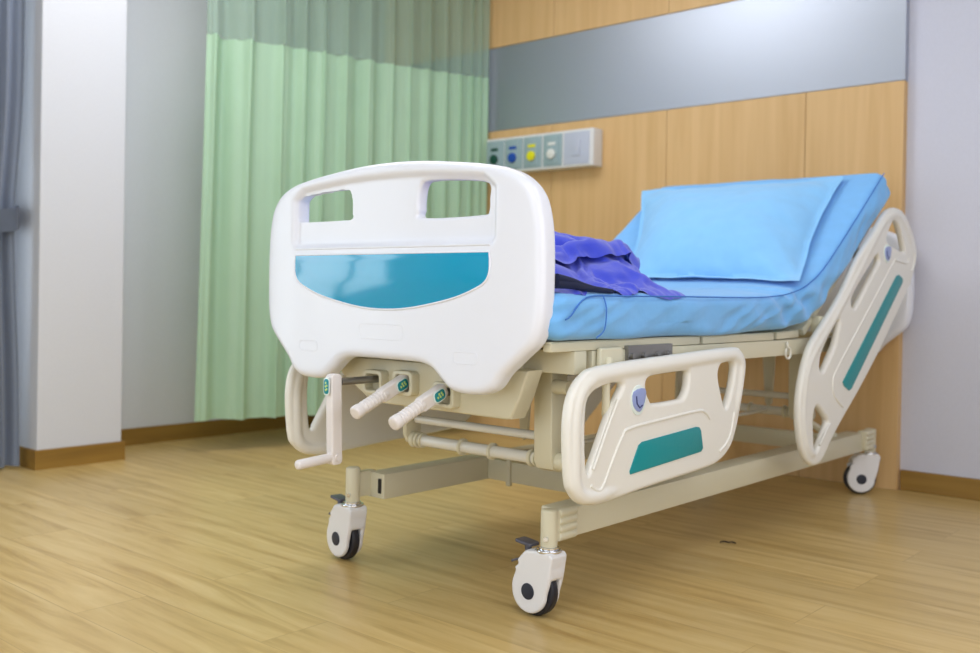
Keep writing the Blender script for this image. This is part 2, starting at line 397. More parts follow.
# ------------------------------------------------------------------ bed
bed = empty('hospital_bed', (0,0,0), 'white manual hospital bed on wheels with a raised back section and teal panels', 'bed')
XC = -.022
def footboard_outline():
    R = [(0,1.032),(.1,1.029),(.2,1.020),(.29,1.009),(.36,.995),(.41,.972),(.443,.935),(.458,.885),(.464,.82),(.464,.72),(.459,.665),(.443,.625),(.405,.59),(.365,.555),(.34,.525),(.31,.511),(.28,.508),(.25,.508),(.215,.514),(.185,.535),(.155,.558),(.12,.568),(.06,.570),(0,.570)]
    return R+[(-x, z) for x, z in R[::-1] if x > 0]
def bow(u): return .010*max(0, (abs(u)-.325)/.14)**2
def board(name, y_front, holes, sgn=1, detail=True):
    fn = lambda u, v, w: (u+XC, y_front+sgn*(.0275-w), v)
    ol = [(p.x, p.y) for p in smooth_path(footboard_outline())]
    if detail:
        rec = rrect(-.334, .334, .842, .990, .012)
        top = []
        rec = [(u, v if v < .9 else v-.017+.022*(1-(u/.334)**2)) for u, v in rec]
        # denser top
        rec2 = [(.334,.85),(.334,.90),(.334,.955)]+[(.334-.668*k/24, .973+.022*(1-((.334-.668*k/24)/.334)**2)) for k in range(1, 24)]+[(-.334,.955),(-.334,.90),(-.334,.85),(-.328,.843),(.328,.843)]
        bm = plate_bm(ol, [rec2], .055, .018, fn, 6)
        inner = [(-.345,.835),(.345,.835),(.345,1.0),(-.345,1.0)]
        h = []
        for s in (1, -1):
            hp = [(.125,.905),(.31,.905),(.332,.912),(.334,.94),(.334,.968),(.30,.979),(.22,.986),(.14,.988),(.12,.978),(.113,.95),(.113,.925)]
            hp = smooth_path(hp, True, 4); h.append([(s*p.x*(.965 if s > 0 else 1)-.011, p.y-.007) for p in hp])
        inn = plate_bm(inner, h, .034, .008, lambda u, v, w: (u+XC, y_front+.012+.019-w, v), 4)
        merge(bm, inn)
    else:
        bm = plate_bm(ol, [], .05, .018, fn, 6)
    bm = remesh(bm, .0034, 5)
    for v in bm.verts: v.co.y += sgn*bow(v.co.x-XC)
    if detail:
        f2 = lambda u, v, w: (u+XC, y_front+bow(u)+w, v)
        for u0, u1, v0, v1 in ((-.082,.068,.617,.652), (-.308,-.238,.577,.602), (.228,.300,.575,.600)):
            rib(bm, rrect(u0, u1, v0, v1, .010), .0016, f2, True, .0008, 6)
        for v in (.833,): rib(bm, [(-.33+.66*k/20, v) for k in range(21)], .0035, f2, False, .0020, 8)
    return obj(name, bm, M['board'], bed, 60)
fb = board('footboard', -.188, None)
tp = [(-.331,.818),(.331,.818),(.332,.79),(.331,.775),(.325,.758),(.30,.742),(.245,.722),(.16,.703),(.08,.691),(0,.687)]
tp = [(-.328,.818),(.328,.818)]+[(p.x, p.y) for p in smooth_path([(.331,.80),(.330,.775),(.32,.755),(.295,.740),(.235,.719),(.16,.703),(.08,.691),(0,.687),(-.08,.691),(-.16,.703),(-.235,.719),(-.295,.740),(-.32,.755),(-.330,.775),(-.331,.80)], False, 5)]
bm = plate_bm(tp, [], .006, .0012, lambda u, v, w: (u+XC, -.1865-w, v), 2)
obj('colour_panel', bm, M['teal'], fb, 30)['label'] = 'glossy teal inlay panel'
b = bmesh.new(); rib(b, tp, .0025, lambda u, v, w: (u+XC, -.1882, v), True, 0, 8)
obj('panel_rim', b, M['board'], fb, 60)
hbd = board('headboard', 2.045, None, 1, False)

# side rails (foot section pair, back section pair)
def rail(name, outline, holes, tubes, ribs, panel, bad, side, sname):
    lo_ = min(p[0] for p in outline); shf = .020 if side > 0 else 0
    xo = .480 if side > 0 else -.447
    def fn(u, v, w):
        if shf: u += shf*max(0, min(1, (lo_+.30-u)/.28))
        return (xo-side*(.013-w), u, v)
    ol = [(p.x, p.y) for p in smooth_path(outline, True, 5)]
    hs = [[(p.x, p.y) for p in smooth_path(h, True, 4)] for h in holes]
    bm = plate_bm(ol, hs, .024, .009, fn, 4)
    for path, r in tubes: tube(bm, [fn(p.x, p.y, 0) for p in smooth_path(path, False, 6)], r, False, 14, rf=lambda t: min(1, .5+t*6, .5+(1-t)*6))
    bm = remesh(bm, .0036, 3)
    for path in ribs: tube(bm, [fn(p.x, p.y, .0115) for p in smooth_path(path, False, 5)], .004, False, 8)
    o = obj(name, bm, M['rail'], bed, 60)
    o['label'] = sname
    pb = plate_bm(panel, [], .004, .001, lambda u, v, w: fn(u, v, .0125+w), 2)
    obj('colour_panel', pb, M['teal_rail'], o, 30)['label'] = 'teal textured inlay panel'
    cx, cz, rx, rz = bad
    el = [(cx+rx*math.cos(t*PI/12), cz+rz*math.sin(t*PI/12)) for t in range(24)]
    pb = plate_bm(el, [], .004, .001, lambda u, v, w: fn(u, v, .0125+w), 2)
    q = obj('badge', pb, M['sticker_white'], o, 30)
    k = .78
    sh = [(cx-rx*k, cz+rz*k*.75), (cx+rx*k, cz+rz*k*.95), (cx+rx*k, cz-rz*.1), (cx+rx*.1, cz-rz*.78), (cx-rx*k, cz-rz*.3)]
    pb = plate_bm([(p.x, p.y) for p in smooth_path(sh, True, 3)], [], .003, .0005, lambda u, v, w: fn(u, v, .0147+w), 2)
    obj('shield_emblem', pb, M['badge'], o, 30)
    pb = bmesh.new(); tube(pb, [fn(cx-rx*.45, cz+rz*.3, .0165), fn(cx-rx*.35, cz-rz*.2, .0165), fn(cx+rx*.05, cz-rz*.5, .0165), fn(cx+rx*.4, cz-rz*.35, .0165)], .0018, False, 6)
    obj('emblem_stroke', pb, M['badge_dark'], o, 30)
    return o
F_out = [(-.140,.345),(-.148,.42),(-.147,.478),(-.132,.524),(-.095,.558),(-.022,.577),(.28,.590),(.577,.599),(.632,.590),(.660,.562),(.658,.52),(.634,.438),(.608,.376),(.582,.34),(.53,.312),(.451,.300),(.20,.290),(.0,.279),(-.05,.281),(-.095,.296),(-.128,.318)]
F_h = [[(-.077,.367),(-.083,.43),(-.081,.49),(-.067,.515),(-.03,.530),(.035,.538),(.068,.532),(.050,.508),(.011,.464),(-.028,.405),(-.066,.352)],
       [(.170,.535),(.199,.545),(.28,.548),(.348,.549),(.360,.540),(.354,.505),(.338,.487),(.315,.482),(.205,.481),(.184,.492),(.170,.513)],
       [(.520,.555),(.55,.561),(.585,.561),(.598,.548),(.592,.515),(.575,.472),(.556,.446),(.543,.450),(.520,.495),(.508,.532)]]
F_t = [([(.10,.306),(.02,.300),(-.045,.299),(-.088,.308),(-.112,.333),(-.118,.38),(-.118,.46),(-.105,.513),(-.07,.543),(.0,.558),(.30,.570),(.56,.580),(.605,.575),(.633,.555),(.630,.51),(.610,.44),(.588,.385)], .0185)]
F_r = [[(-.060,.325),(-.035,.311),(-.012,.318),(.02,.362),(.065,.418),(.095,.433),(.25,.442),(.40,.448),(.44,.442),(.465,.424)], [(.595,.43),(.578,.38),(.553,.352),(.517,.335)], [(-.052,.358),(-.03,.392),(.015,.46),(.045,.50)]]
F_p = [(.100,.330),(.420,.346),(.430,.354),(.418,.40),(.409,.408),(.395,.410),(.150,.398),(.135,.392),(.098,.338)]
H_out = [(1.586,.961),(1.669,1.022),(1.735,1.048),(1.804,1.052),(1.869,1.037),(1.936,.992),(1.985,.945),(2.005,.905),(1.995,.862),(1.949,.797),(1.871,.730),(1.657,.564),(1.468,.434),(1.33,.348),(1.235,.285),(1.174,.240),(1.134,.226),(1.089,.229),(1.045,.252),(1.005,.303),(.986,.367),(.984,.43),(1.002,.495),(1.041,.560),(1.094,.610),(1.251,.705),(1.335,.768),(1.441,.863)]
H_h = [[(1.735,.990),(1.760,1.006),(1.80,.998),(1.838,.962),(1.872,.915),(1.868,.900),(1.78,.910),(1.70,.928),(1.695,.95)],
       [(1.591,.875),(1.612,.880),(1.625,.866),(1.614,.848),(1.52,.776),(1.430,.708),(1.405,.700),(1.384,.712),(1.392,.738),(1.48,.803)],
       [(1.275,.660),(1.292,.660),(1.284,.63),(1.260,.587),(1.215,.548),(1.175,.514),(1.149,.506),(1.130,.522),(1.142,.560),(1.20,.612)],
       [(1.105,.402),(1.130,.400),(1.175,.375),(1.207,.352),(1.190,.328),(1.155,.296),(1.121,.268),(1.105,.272),(1.094,.31),(1.088,.37)]]
H_t = [([(1.13,.262),(1.09,.262),(1.048,.29),(1.02,.345),(1.014,.42),(1.035,.505),(1.09,.567),(1.25,.672),(1.40,.785),(1.55,.908),(1.66,.99),(1.745,1.026),(1.81,1.024),(1.875,.992),(1.935,.935),(1.962,.895)], .0175)]
H_r = [[(1.915,.880),(1.89,.862),(1.776,.867),(1.745,.852),(1.50,.675),(1.27,.510),(1.238,.475),(1.245,.437),(1.29,.405),(1.329,.388)], [(1.22,.345),(1.14,.285)], [(1.975,.90),(1.97,.865),(1.945,.835)]]
H_p = [(1.318,.468),(1.328,.455),(1.370,.437),(1.390,.442),(1.848,.792),(1.850,.805),(1.812,.818),(1.785,.814)]
rail('side_rail', F_out, F_h, F_t, F_r, F_p, (.130,.494,.032,.034), 1, 'cream foot-section side rail on the near side of the bed')
rail('side_rail', F_out, F_h, F_t, F_r, F_p, (.130,.494,.032,.034), -1, 'cream foot-section side rail on the far side of the bed')
rail('side_rail', H_out, H_h, H_t, H_r, H_p, (1.692,.888,.032,.032), 1, 'tilted cream side rail on the near side of the raised back section')
rail('side_rail', H_out, H_h, H_t, H_r, H_p, (1.692,.888,.032,.032), -1, 'tilted cream side rail on the far side of the raised back section')

# base frame
b = bmesh.new()
for s in (1, -1): box(b, s*.268, s*.336, .055, 1.90, .168, .236, .004)
o = None
base = obj('base_frame', b, M['metal'], bed, 35)
for y in (.50, 1.78):
    b = bmesh.new(); box(b, -.268, .268, y-.022, y+.022, .170, .230, .003)
    obj('base_crossbar', b, M['metal'], bed, 35)
b = bmesh.new(); box(b, -.292, -.279, .0535, .0565, .182, .222, .001); obj('end_slot', b, M['black'], base)
b = bmesh.new(); box(b, -.19, -.175, .470, .482, .16, .27, .002); obj('frame_tab', b, M['metal'], base)

# casters
def caster(sx, sy, ang, rear=False, lab=None):
    """ang: direction (deg) the visible disc faces; wheel plane is perpendicular to it"""
    nrm = Vector((math.cos(math.radians(ang)), math.sin(math.radians(ang)), 0)); fw = Vector((-nrm.y, nrm.x, 0))
    if rear: fw = -fw
    off = -.036                                   # wheel centre trails the stem
    if fw.dot(Vector((.753,.657,0))) < 0: off = -off
    def fn(u, v, w): return tuple(Vector((sx, sy, 0))+fw*(u if off < 0 else -u)+Vector((0,0,v))+nrm*w)
    hz, r = .0585, .050
    prof = [(.024,.150),(.022,.105),(.018,.080)]
    c = -.036
    prof = [(.026,.152),(.028,.12),(.022,.085)]+[(c+r*math.cos(t), hz+r*math.sin(t)) for t in [math.radians(a) for a in range(0,-200,-20)]]+[(c-.049,.075),(c-.040,.098),(c-.042,.106),(c-.032,.115),(c-.034,.124),(c-.022,.138),(c-.005,.150)]
    pr = [(p.x, p.y) for p in smooth_path(prof, True, 3)]
    bm = plate_bm(pr, [], .014, .005, lambda u, v, w: fn(u, v, w+.0215), 3)
    merge(bm, plate_bm(pr, [], .014, .005, lambda u, v, w: fn(u, v, w-.0215), 3))
    up = [(.026,.152),(.028,.12),(.020,.088),(-.02,.119),(c-.025,.119),(c-.032,.130),(c-.015,.146),(c+.0,.152)]
    merge(bm, plate_bm([(p.x, p.y) for p in smooth_path(up, True, 3)], [], .050, .006, fn, 3))
    bm = remesh(bm, .0022, 3)
    o = obj('caster', bm, M['castercover'], bed, 60)
    if lab: o['label'] = lab
    b = bmesh.new()
    cyl(b, fn(c, hz, -.0115), fn(c, hz, .0115), .0585, 48, bev=.005)
    obj('wheel', b, M['rubber'], o, 40)
    for s in (1, -1):
        b = bmesh.new(); cyl(b, fn(c, hz, s*.026), fn(c, hz, s*.0305), .0185, 32, bev=.001)
        obj('hub_cap', b, M['hub'], o, 40)
    b = bmesh.new()
    cyl(b, (sx, sy, .150), (sx, sy, .157), .030, 32, bev=.002); cyl(b, (sx, sy, .157), (sx, sy, .162), .023, 32)
    d = Vector((.35,-1,0)).normalized() if not rear else Vector((1,-.4,0)).normalized()
    q = Vector((sx, sy, .182))+d*.019; cyl(b, q, q+d*.006, .006, 6)
    obj('swivel_collar', b, M['chrome'], o, 40)
    if not rear:
        b = bmesh.new()
        p = plate_bm(rrect(c-.052, c-.004, -.018, .018, .006), [], .007, .002, lambda u, v, w: fn(u, .158+w-.10*(u-c), v), 2); merge(b, p)
        cyl(b, fn(c-.022, .125, 0), fn(c-.026, .158, 0), .008, 12)
        p = plate_bm(rrect(c-.068, c-.030, -.012, .012, .004), [], .006, .002, lambda u, v, w: fn(u, .122+w+.4*(u-c+.04), v), 2); merge(b, p)
        obj('brake_pedal', b, M['gunmetal'], o, 40)
    return o
def socket(sx, sy, dy):
    b = bmesh.new(); cyl(b, (sx, sy, .160), (sx, sy, .246), .0195, 32, bev=.006); 
    s = 1 if sx > 0 else -1
    # swept bracket from stem to the rail end, with moulded ribs
    y1 = sy+dy*.085
    box(b, s*.318, s*.352, min(sy, y1), max(sy, y1), .172, .244, .006)
    if s > 0 or dy < 0:
        for k in range(4):
            z = .182+.0175*k; cyl(b, (s*.346, sy+dy*.016, z), (s*.346, sy+dy*.083, z), .0105, 16, bev=.005)
    o = obj('caster_socket', b, M['metal'], bed, 40); return o
caster(.335, 0, -92, lab='front caster nearest the camera'); socket(.335, 0, 1)
caster(-.332, 0, -98, lab='front caster on the far side, under the footboard'); 
b = bmesh.new(); cyl(b, (-.332,0,.160), (-.332,0,.255), .0195, 32, bev=.006); box(b, -.350,-.322,.0,.075,.172,.240,.005); obj('caster_socket', b, M['metal'], bed, 40)
caster(.335, 1.965, -55, True, 'rear caster near the wall, near side'); socket(.335, 1.965, -1)
caster(-.335, 1.965, -60, True); socket(-.335, 1.965, -1)

# bed (upper) frame
b = bmesh.new()
for s in (1, -1): box(b, s*.385, s*.43, .02, 1.80, .560, .606, .003)
box(b, -.43, .43, -.045, .0, .556, .607, .003); box(b, -.385, .385, 1.74, 1.79, .56, .606, .003)
box(b, -.385, .385, .62, .66, .562, .604, .003); box(b, -.385, .385, 1.02, 1.06, .562, .604, .003)
fr = obj('bed_frame', b, M['metal'], bed, 35)
for s in (1, -1):
    b = bmesh.new(); box(b, s*.25, s*.29, -.135, -.02, .56, .60, .003); obj('board_bracket', b, M['metal'], fr, 35)
    b = bmesh.new(); box(b, s*.25, s*.29, 1.78, 2.05, .565, .60, .003); obj('board_bracket', b, M['metal'], fr, 35)
# deck sections
def deck(y0, y1, z0, z1):
    b = bmesh.new(); a = math.atan2(z1-z0, y1-y0); L = math.hypot(z1-z0, y1-y0)
    box(b, -.425, .425, 0, L, -.008, 0, .002); box(b, .405, .428, 0, L, -.022, -.002, .003); box(b, -.428, -.405, 0, L, -.022, -.002, .003)
    for k in range(1, int(L/.09)): box(b, -.36, .36, k*.09-.01, k*.09+.012, -.014, -.006, .002)
    bmesh.ops.transform(b, matrix=Matrix.Translation((0, y0, z0)) @ Matrix.Rotation(a, 4, 'X'), verts=b.verts)
    return obj('deck_section', b, M['metal'], bed, 35)
deck(-.125, .50, .629, .629); deck(.515, .93, .629, .629); deck(.95, 1.10, .630, .634)
bx = deck(1.13, 1.80, .634, 1.090); bx['label'] = 'raised back deck section'
b = bmesh.new()
for s in (1, -1): cyl(b, (s*.25, 1.45, .855), (s*.25, 1.10, .585), .014, 16)
cyl(b, (-.25,1.10,.585), (.25,1.10,.585), .014, 16)
obj('back_lift_arm', b, M['metal'], bed, 40)

# lift links
def link_set(y, first):
    rt = None
    for x in (.302, -.150):
        pr = [(-.030,.556),(.030,.556),(.028,.42),(.026,.345),(.018,.330),(0,.323),(-.018,.330),(-.026,.345),(-.028,.42)]
        if x < 0: pr = [(-.022,.50),(.022,.50),(.028,.42),(.028,.372),(.018,.352),(0,.345),(-.018,.352),(-.028,.372),(-.028,.42)]
        th = .052 if x > 0 else .012
        bm = plate_bm(pr, [], th, .003, lambda u, v, w: (x+w, y+u, v-(0 if x > 0 else .01)), 2)
        o = obj('lift_leg', bm, M['metal'], bed, 35)
        zb = .347
        b = bmesh.new(); cyl(b, (x+(.024 if x > 0 else .004), y, zb), (x+.050 if x > 0 else x+.02, y, zb), .021, 28, bev=.004); obj('pivot_bush', b, M['metal'], o, 40)
    b = bmesh.new(); cyl(b, (-.132, y, .400), (.282, y, .400), .0105, 20); t = obj('cross_tube', b, M['tube'], bed, 40)
    b = bmesh.new(); cyl(b, (-.132, y, .347), (.282, y, .347), .0145, 24); t = obj('cross_tube', b, M['tube'], bed, 40)
    for x, w, r in ((-.122,.008,.021), (-.108,.006,.019), (.03,.007,.021), (.128,.007,.021), (.252,.008,.021), (.266,.006,.019)):
        b = bmesh.new(); cyl(b, (x-w/2, y, .347), (x+w/2, y, .347), r, 24, bev=.001)
        obj('collar', b, M['metal'], t, 40)
link_set(.04, True); link_set(1.40, False)
for x, y in ((.055, .25), (.145, 1.50)):
    pr = [(-.026,.562),(.026,.562),(.014,.36),(0,.345),(-.010,.36)]
    obj('support_strut', plate_bm(pr, [], .010, .002, lambda u, v, w: (x+u, y+w, v), 2), M['metal'], bed, 35)
for y0, y1 in ((.04, .46), (1.40, 1.74)):
    b = bmesh.new(); a = math.atan2(-.125, y1-y0)
    cyl(b, (.285, y0+.03, .335), (.285, y1-.02, .235), .012, 16); cyl(b, (.27, y1-.02, .235), (.30, y1-.02, .235), .016, 20)
    obj('link_arm', b, M['metal'], bed, 40)
b = bmesh.new(); cyl(b, (.19,.04,.347), (.19,1.40,.347), .006, 12); obj('tie_rod', b, M['tube'], bed, 40)
for x in (-.08, .02, .12):
    b = bmesh.new(); cyl(b, (x,-.03,.525), (x,1.0 if x != .12 else .6,.53), .010, 14); cyl(b, (x,.35,.5285), (x,.60,.5295), .016, 16); obj('drive_screw', b, M['steel'], bed, 40)
# rail brackets and pivots under the mattress edge
for s in (1, -1):
    b = bmesh.new(); box(b, s*.432, s*.446, .03, .12, .552, .613, .008, 3); obj('rail_mount', b, M['metal'], fr, 35)
    b = bmesh.new(); box(b, s*.424, s*.440, .15, .345, .571, .614, .002)
    for y in (.16, .21, .27, .32): cyl(b, (s*.436, y, .590), (s*.449, y, .590), .007, 12)
    obj('rail_slider', b, M['steel'], fr, 35)
    for y in (.07, .47):
        bm = bmesh.new(); tube(bm, [(s*.447,y-.01,.590),(s*.455,y-.03,.53),(s*.458,y-.035,.47),(s*.455,y-.01,.42),(s*.45,y+.02,.40)], .009, False, 10); obj('rail_arm', bm, M['metal'], fr, 40)
    for k in (1.22, 1.55):
        b = bmesh.new(); z = .634+(k-1.13)*.68
        box(b, s*.425, s*.455, k-.03, k+.03, z-.07, z-.02, .004)
        obj('rail_mount', b, M['metal'], fr, 35)
    b = bmesh.new(); tube(b, [(s*.436,1.0,.60),(s*.44,1.0,.585)]+[(s*.44,1.0+.017*math.sin(t*PI/8),.568-.017*math.cos(t*PI/8)*-1) for t in range(0, 15)], .0035, False, 8); obj('hook', b, M['tube'], fr, 40)
b = bmesh.new(); cyl(b, (.33,.02,.52), (.37,.02,.52), .016, 20); obj('frame_bush', b, M['metal'], fr, 40)
b = bmesh.new(); box(b, .20,.29,.05,.09,.515,.555,.004); obj('frame_gusset', b, M['steel'], fr, 35)

# crank housing
pr = [(-.30,.562),(.345,.562),(.322,.50),(.297,.452),(.28,.450),(-.13,.452),(-.17,.460),(-.27,.515)]
bm = plate_bm(pr, [], .055, .006, lambda u, v, w: (u, -.070+w, v), 3)
hs = obj('crank_housing', bm, M['metal'], bed, 35)
for x, z in ((-.128,.505), (-.022,.510), (.113,.492)):
    r_ = rrect(x-.034, x+.034, z-.030, z+.030, .012); h_ = rrect(x-.024, x+.024, z-.020, z+.020, .008)
    bm = plate_bm(r_, [h_], .03, .003, lambda u, v, w: (u, -.108+w, v), 2); obj('crank_boss', bm, M['metal'], hs, 35)
def crank(x, y, z, d, L, hd, hl, folded_):
    d = Vector(d).normalized(); rt = Vector((1,0,0)); up = d.cross(rt).normalized()
    o0 = Vector((x, y, z))
    def fn(u, v, w): return tuple(o0+d*u+up*v+rt*w)
    arm = rrect(-.020, L, -.016, .016, .010) if not folded_ else rrect(-.020, L, -.016, .016, .010)
    bm = plate_bm(arm, [], .024, .004, fn, 3)
    o = obj('crank', bm, M['crank'], bed, 40)
    b = bmesh.new(); cyl(b, (x, y+(.02 if not folded_ else .0), z), (x, -.085, z), .009, 16); obj('crank_shaft', b, M['steel'], o, 40)
    b = bmesh.new()
    if not folded_:
        s = o0+d*(L-.018); e = s+Vector(hd).normalized()*hl
        cyl(b, s, e, .0115, 20, bev=.006); cyl(b, s+Vector((-.016,0,.0)), s+Vector((.016,0,0)), .008, 14)
    else:
        s = o0+d*.052+up*hd; e = s+d*hl
        cyl(b, s, e, .0145, 20, bev=.009)
        cyl(b, e-d*.018, e+d*.004, .0165, 20, bev=.005)
        for k in range(7): 
            q = s+d*(.016+k*.010); cyl(b, q-rt*0, q+d*.004, .0158, 20, bev=.0015)
    obj('crank_handle', b, M['crank'], o, 40)
    return o, fn, up
# hanging crank: faces the foot
o, fn, up = crank(-.128, -.243, .512, (0,.03,-1), .196, (0,-1,-.06), .112, False)
def sticker(o, c, n, a, ru, rv):
    """oval sticker centred c, normal n, long axis a"""
    n = Vector(n).normalized(); a = Vector(a).normalized(); t = n.cross(a)
    f = lambda u, v, w: tuple(Vector(c)+a*u+t*v+n*w)
    q = obj('label_sticker', plate_bm(rrect(-ru, ru, -rv, rv, rv*.8), [], .002, .0005, f, 1), M['sticker_white'], o, 30)
    b = plate_bm(rrect(-ru*.84, ru*.84, -rv*.8, rv*.8, rv*.6), [], .002, .0005, lambda u, v, w: f(u, v, w+.0009), 1)
    s = obj('sticker_print', b, M['sticker'], q, 30); s.parent = o
    b = bmesh.new()
    for k, (u, v) in enumerate(((-.4,.1), (0,.15), (.4,.1), (-.3,-.3), (.1,-.3))):
        p = rrect(u*ru-ru*.12, u*ru+ru*.12, v*rv-rv*.18, v*rv+rv*.22, rv*.1, 2)
        merge(b, plate_bm(p, [], .001, .0002, lambda uu, vv, w: f(uu, vv, w+.0022), 1))
    s = obj('sticker_mark', b, M['mark'], o, 30)
sticker(o, (-.128, -.2645, .503), (0,-1,0), (0,0,1), .021, .0105)
d2 = Vector((0,-.165,-.070)).normalized(); 
for (x, y, z, L, HL) in ((-.026,-.118,.512,.08,.106), (.113,-.135,.499,.07,.098)):
    o, fn, up = crank(x, y, z, d2, L, 0., HL, True)
    nx = Vector((-.35,-.38,1)).normalized()
    # sticker on the side of the arm that faces the camera
    sticker(o, Vector((x+.0142, y, z))+d2*.012, (1,0,0), d2, .020, .0145)

# ------------------------------------------------------------------ mattress
def mattress():
    prof = [Vector((0,-.145,.632)), Vector((0,.2,.631)), Vector((0,.6,.632)), Vector((0,.86,.636)), Vector((0,1.0,.648)), Vector((0,1.12,.676)), Vector((0,1.25,.733)), Vector((0,1.40,.828)), Vector((0,1.6,.968)), Vector((0,1.79,1.102))]
    P = smooth_path(prof, False, 24); n = len(P); T = .101; W = .452; rc = .026; bm = bmesh.new(); rings = []
    sec = []
    NX = 60; NS = 10
    def corner(cx, cz, a0): return [(cx+rc*math.cos(math.radians(a0+k*15)), cz+rc*math.sin(math.radians(a0+k*15))) for k in range(7)]
    top = [(W-rc-(2*(W-rc))*k/NX, T) for k in range(1, NX)]
    bot = [(-(W-rc)+(2*(W-rc))*k/NX, 0) for k in range(1, NX)]
    sr = [(W, rc+(T-2*rc)*k/NS) for k in range(1, NS)]; sl = [(-W, T-rc-(T-2*rc)*k/NS) for k in range(1, NS)]
    sec = sr+corner(W-rc, T-rc, 0)+top+corner(-W+rc, T-rc, 90)+sl+corner(-W+rc, rc, 180)+bot+corner(W-rc, rc, 270)
    L = [0]
    for a, c in zip(P, P[1:]): L.append(L[-1]+(c-a).length)
    pip = {1: [], -1: []}
    for i, p in enumerate(P):
        t = (P[min(i+1, n-1)]-P[max(i-1, 0)]).normalized(); N = Vector((0, -t.z, t.y)); s = L[i]
        e = min(s, L[-1]-s); k = 1-.045*max(0, 1-e/.045)**2; ring = []
        for (x, h) in sec:
            X = x*k; Hh = (h-T/2)*(1-.32*max(0, 1-e/.035)**2)+T/2
            q = p+N*Hh+Vector((X,0,0))
            crown = .013*(1-(x/W)**4) if h > T*.6 else 0
            q += N*crown*min(1, e/.15)
            sd = max(0, (abs(x)-(W-.03))/.03)             # side and edge
            if sd > 0:
                f = (.5+.5*math.sin(h/T*PI))
                bend = math.exp(-((s-1.17)/.25)**2)
                wv = noise.noise((s*6+h*14*(1+bend), h*5, 3+x))*.016+(.3-abs(noise.noise((s*11-h*26, h*7, 8+x))))*.012
                wv += bend*.010*math.sin((s*1.0+h*1.3)*42)
                q += Vector((math.copysign(1, x), 0, 0))*(wv*f*sd+.007*sd*f)
                if h < T*.35: q -= N*(.016*noise.noise((s*6, 2, x))+.003)*sd
            if h > T*.6:
                q += N*(.0035*noise.noise((x*5, s*4, 1))+.002*noise.noise((x*12, s*9, 5)))*min(1, (W-abs(x))/.05+.2)
                bd = math.exp(-((s-1.10)/.10)**2)
                q += N*bd*.004*math.sin(s*70+x*4)*noise.noise((x*3, s*2, 7))*2
            ring.append(bm.verts.new(q))
        rings.append(ring)
        for sg in (1, -1):
            wob = .003*noise.noise((s*3, sg, 1))
            dp = .052*math.exp(-((s-.012)/.06)**2) if sg > 0 else 0
            pip[sg].append(p+N*(T-.004+wob-dp)+Vector((sg*(W+.003+dp*.22),0,0)))
    m = len(sec)
    for i in range(n-1):
        for k in range(m): bm.faces.new((rings[i][k], rings[i][(k+1) % m], rings[i+1][(k+1) % m], rings[i+1][k]))
    bm.faces.new(rings[0][::-1]); bm.faces.new(rings[-1])
    return bm, pip, P, L
bm, pip, MP, ML = mattress()
mt = obj('mattress', bm, M['sheet'], None, 70)
tag(mt, 'light blue covered mattress lying bent up along the raised back of the bed', 'mattress')
b = bmesh.new()
for sg in (1,):
    path = pip[sg][2:-4]
    tube(b, path, .0018, False, 8)
tube(b, smooth_path([(.4565,.02,.728),(.467,.018,.70),(.467,.012,.655),(.461,-.01,.636)], False, 5), .0015, False, 6)
obj('piping', b, M['piping'], mt, 50)

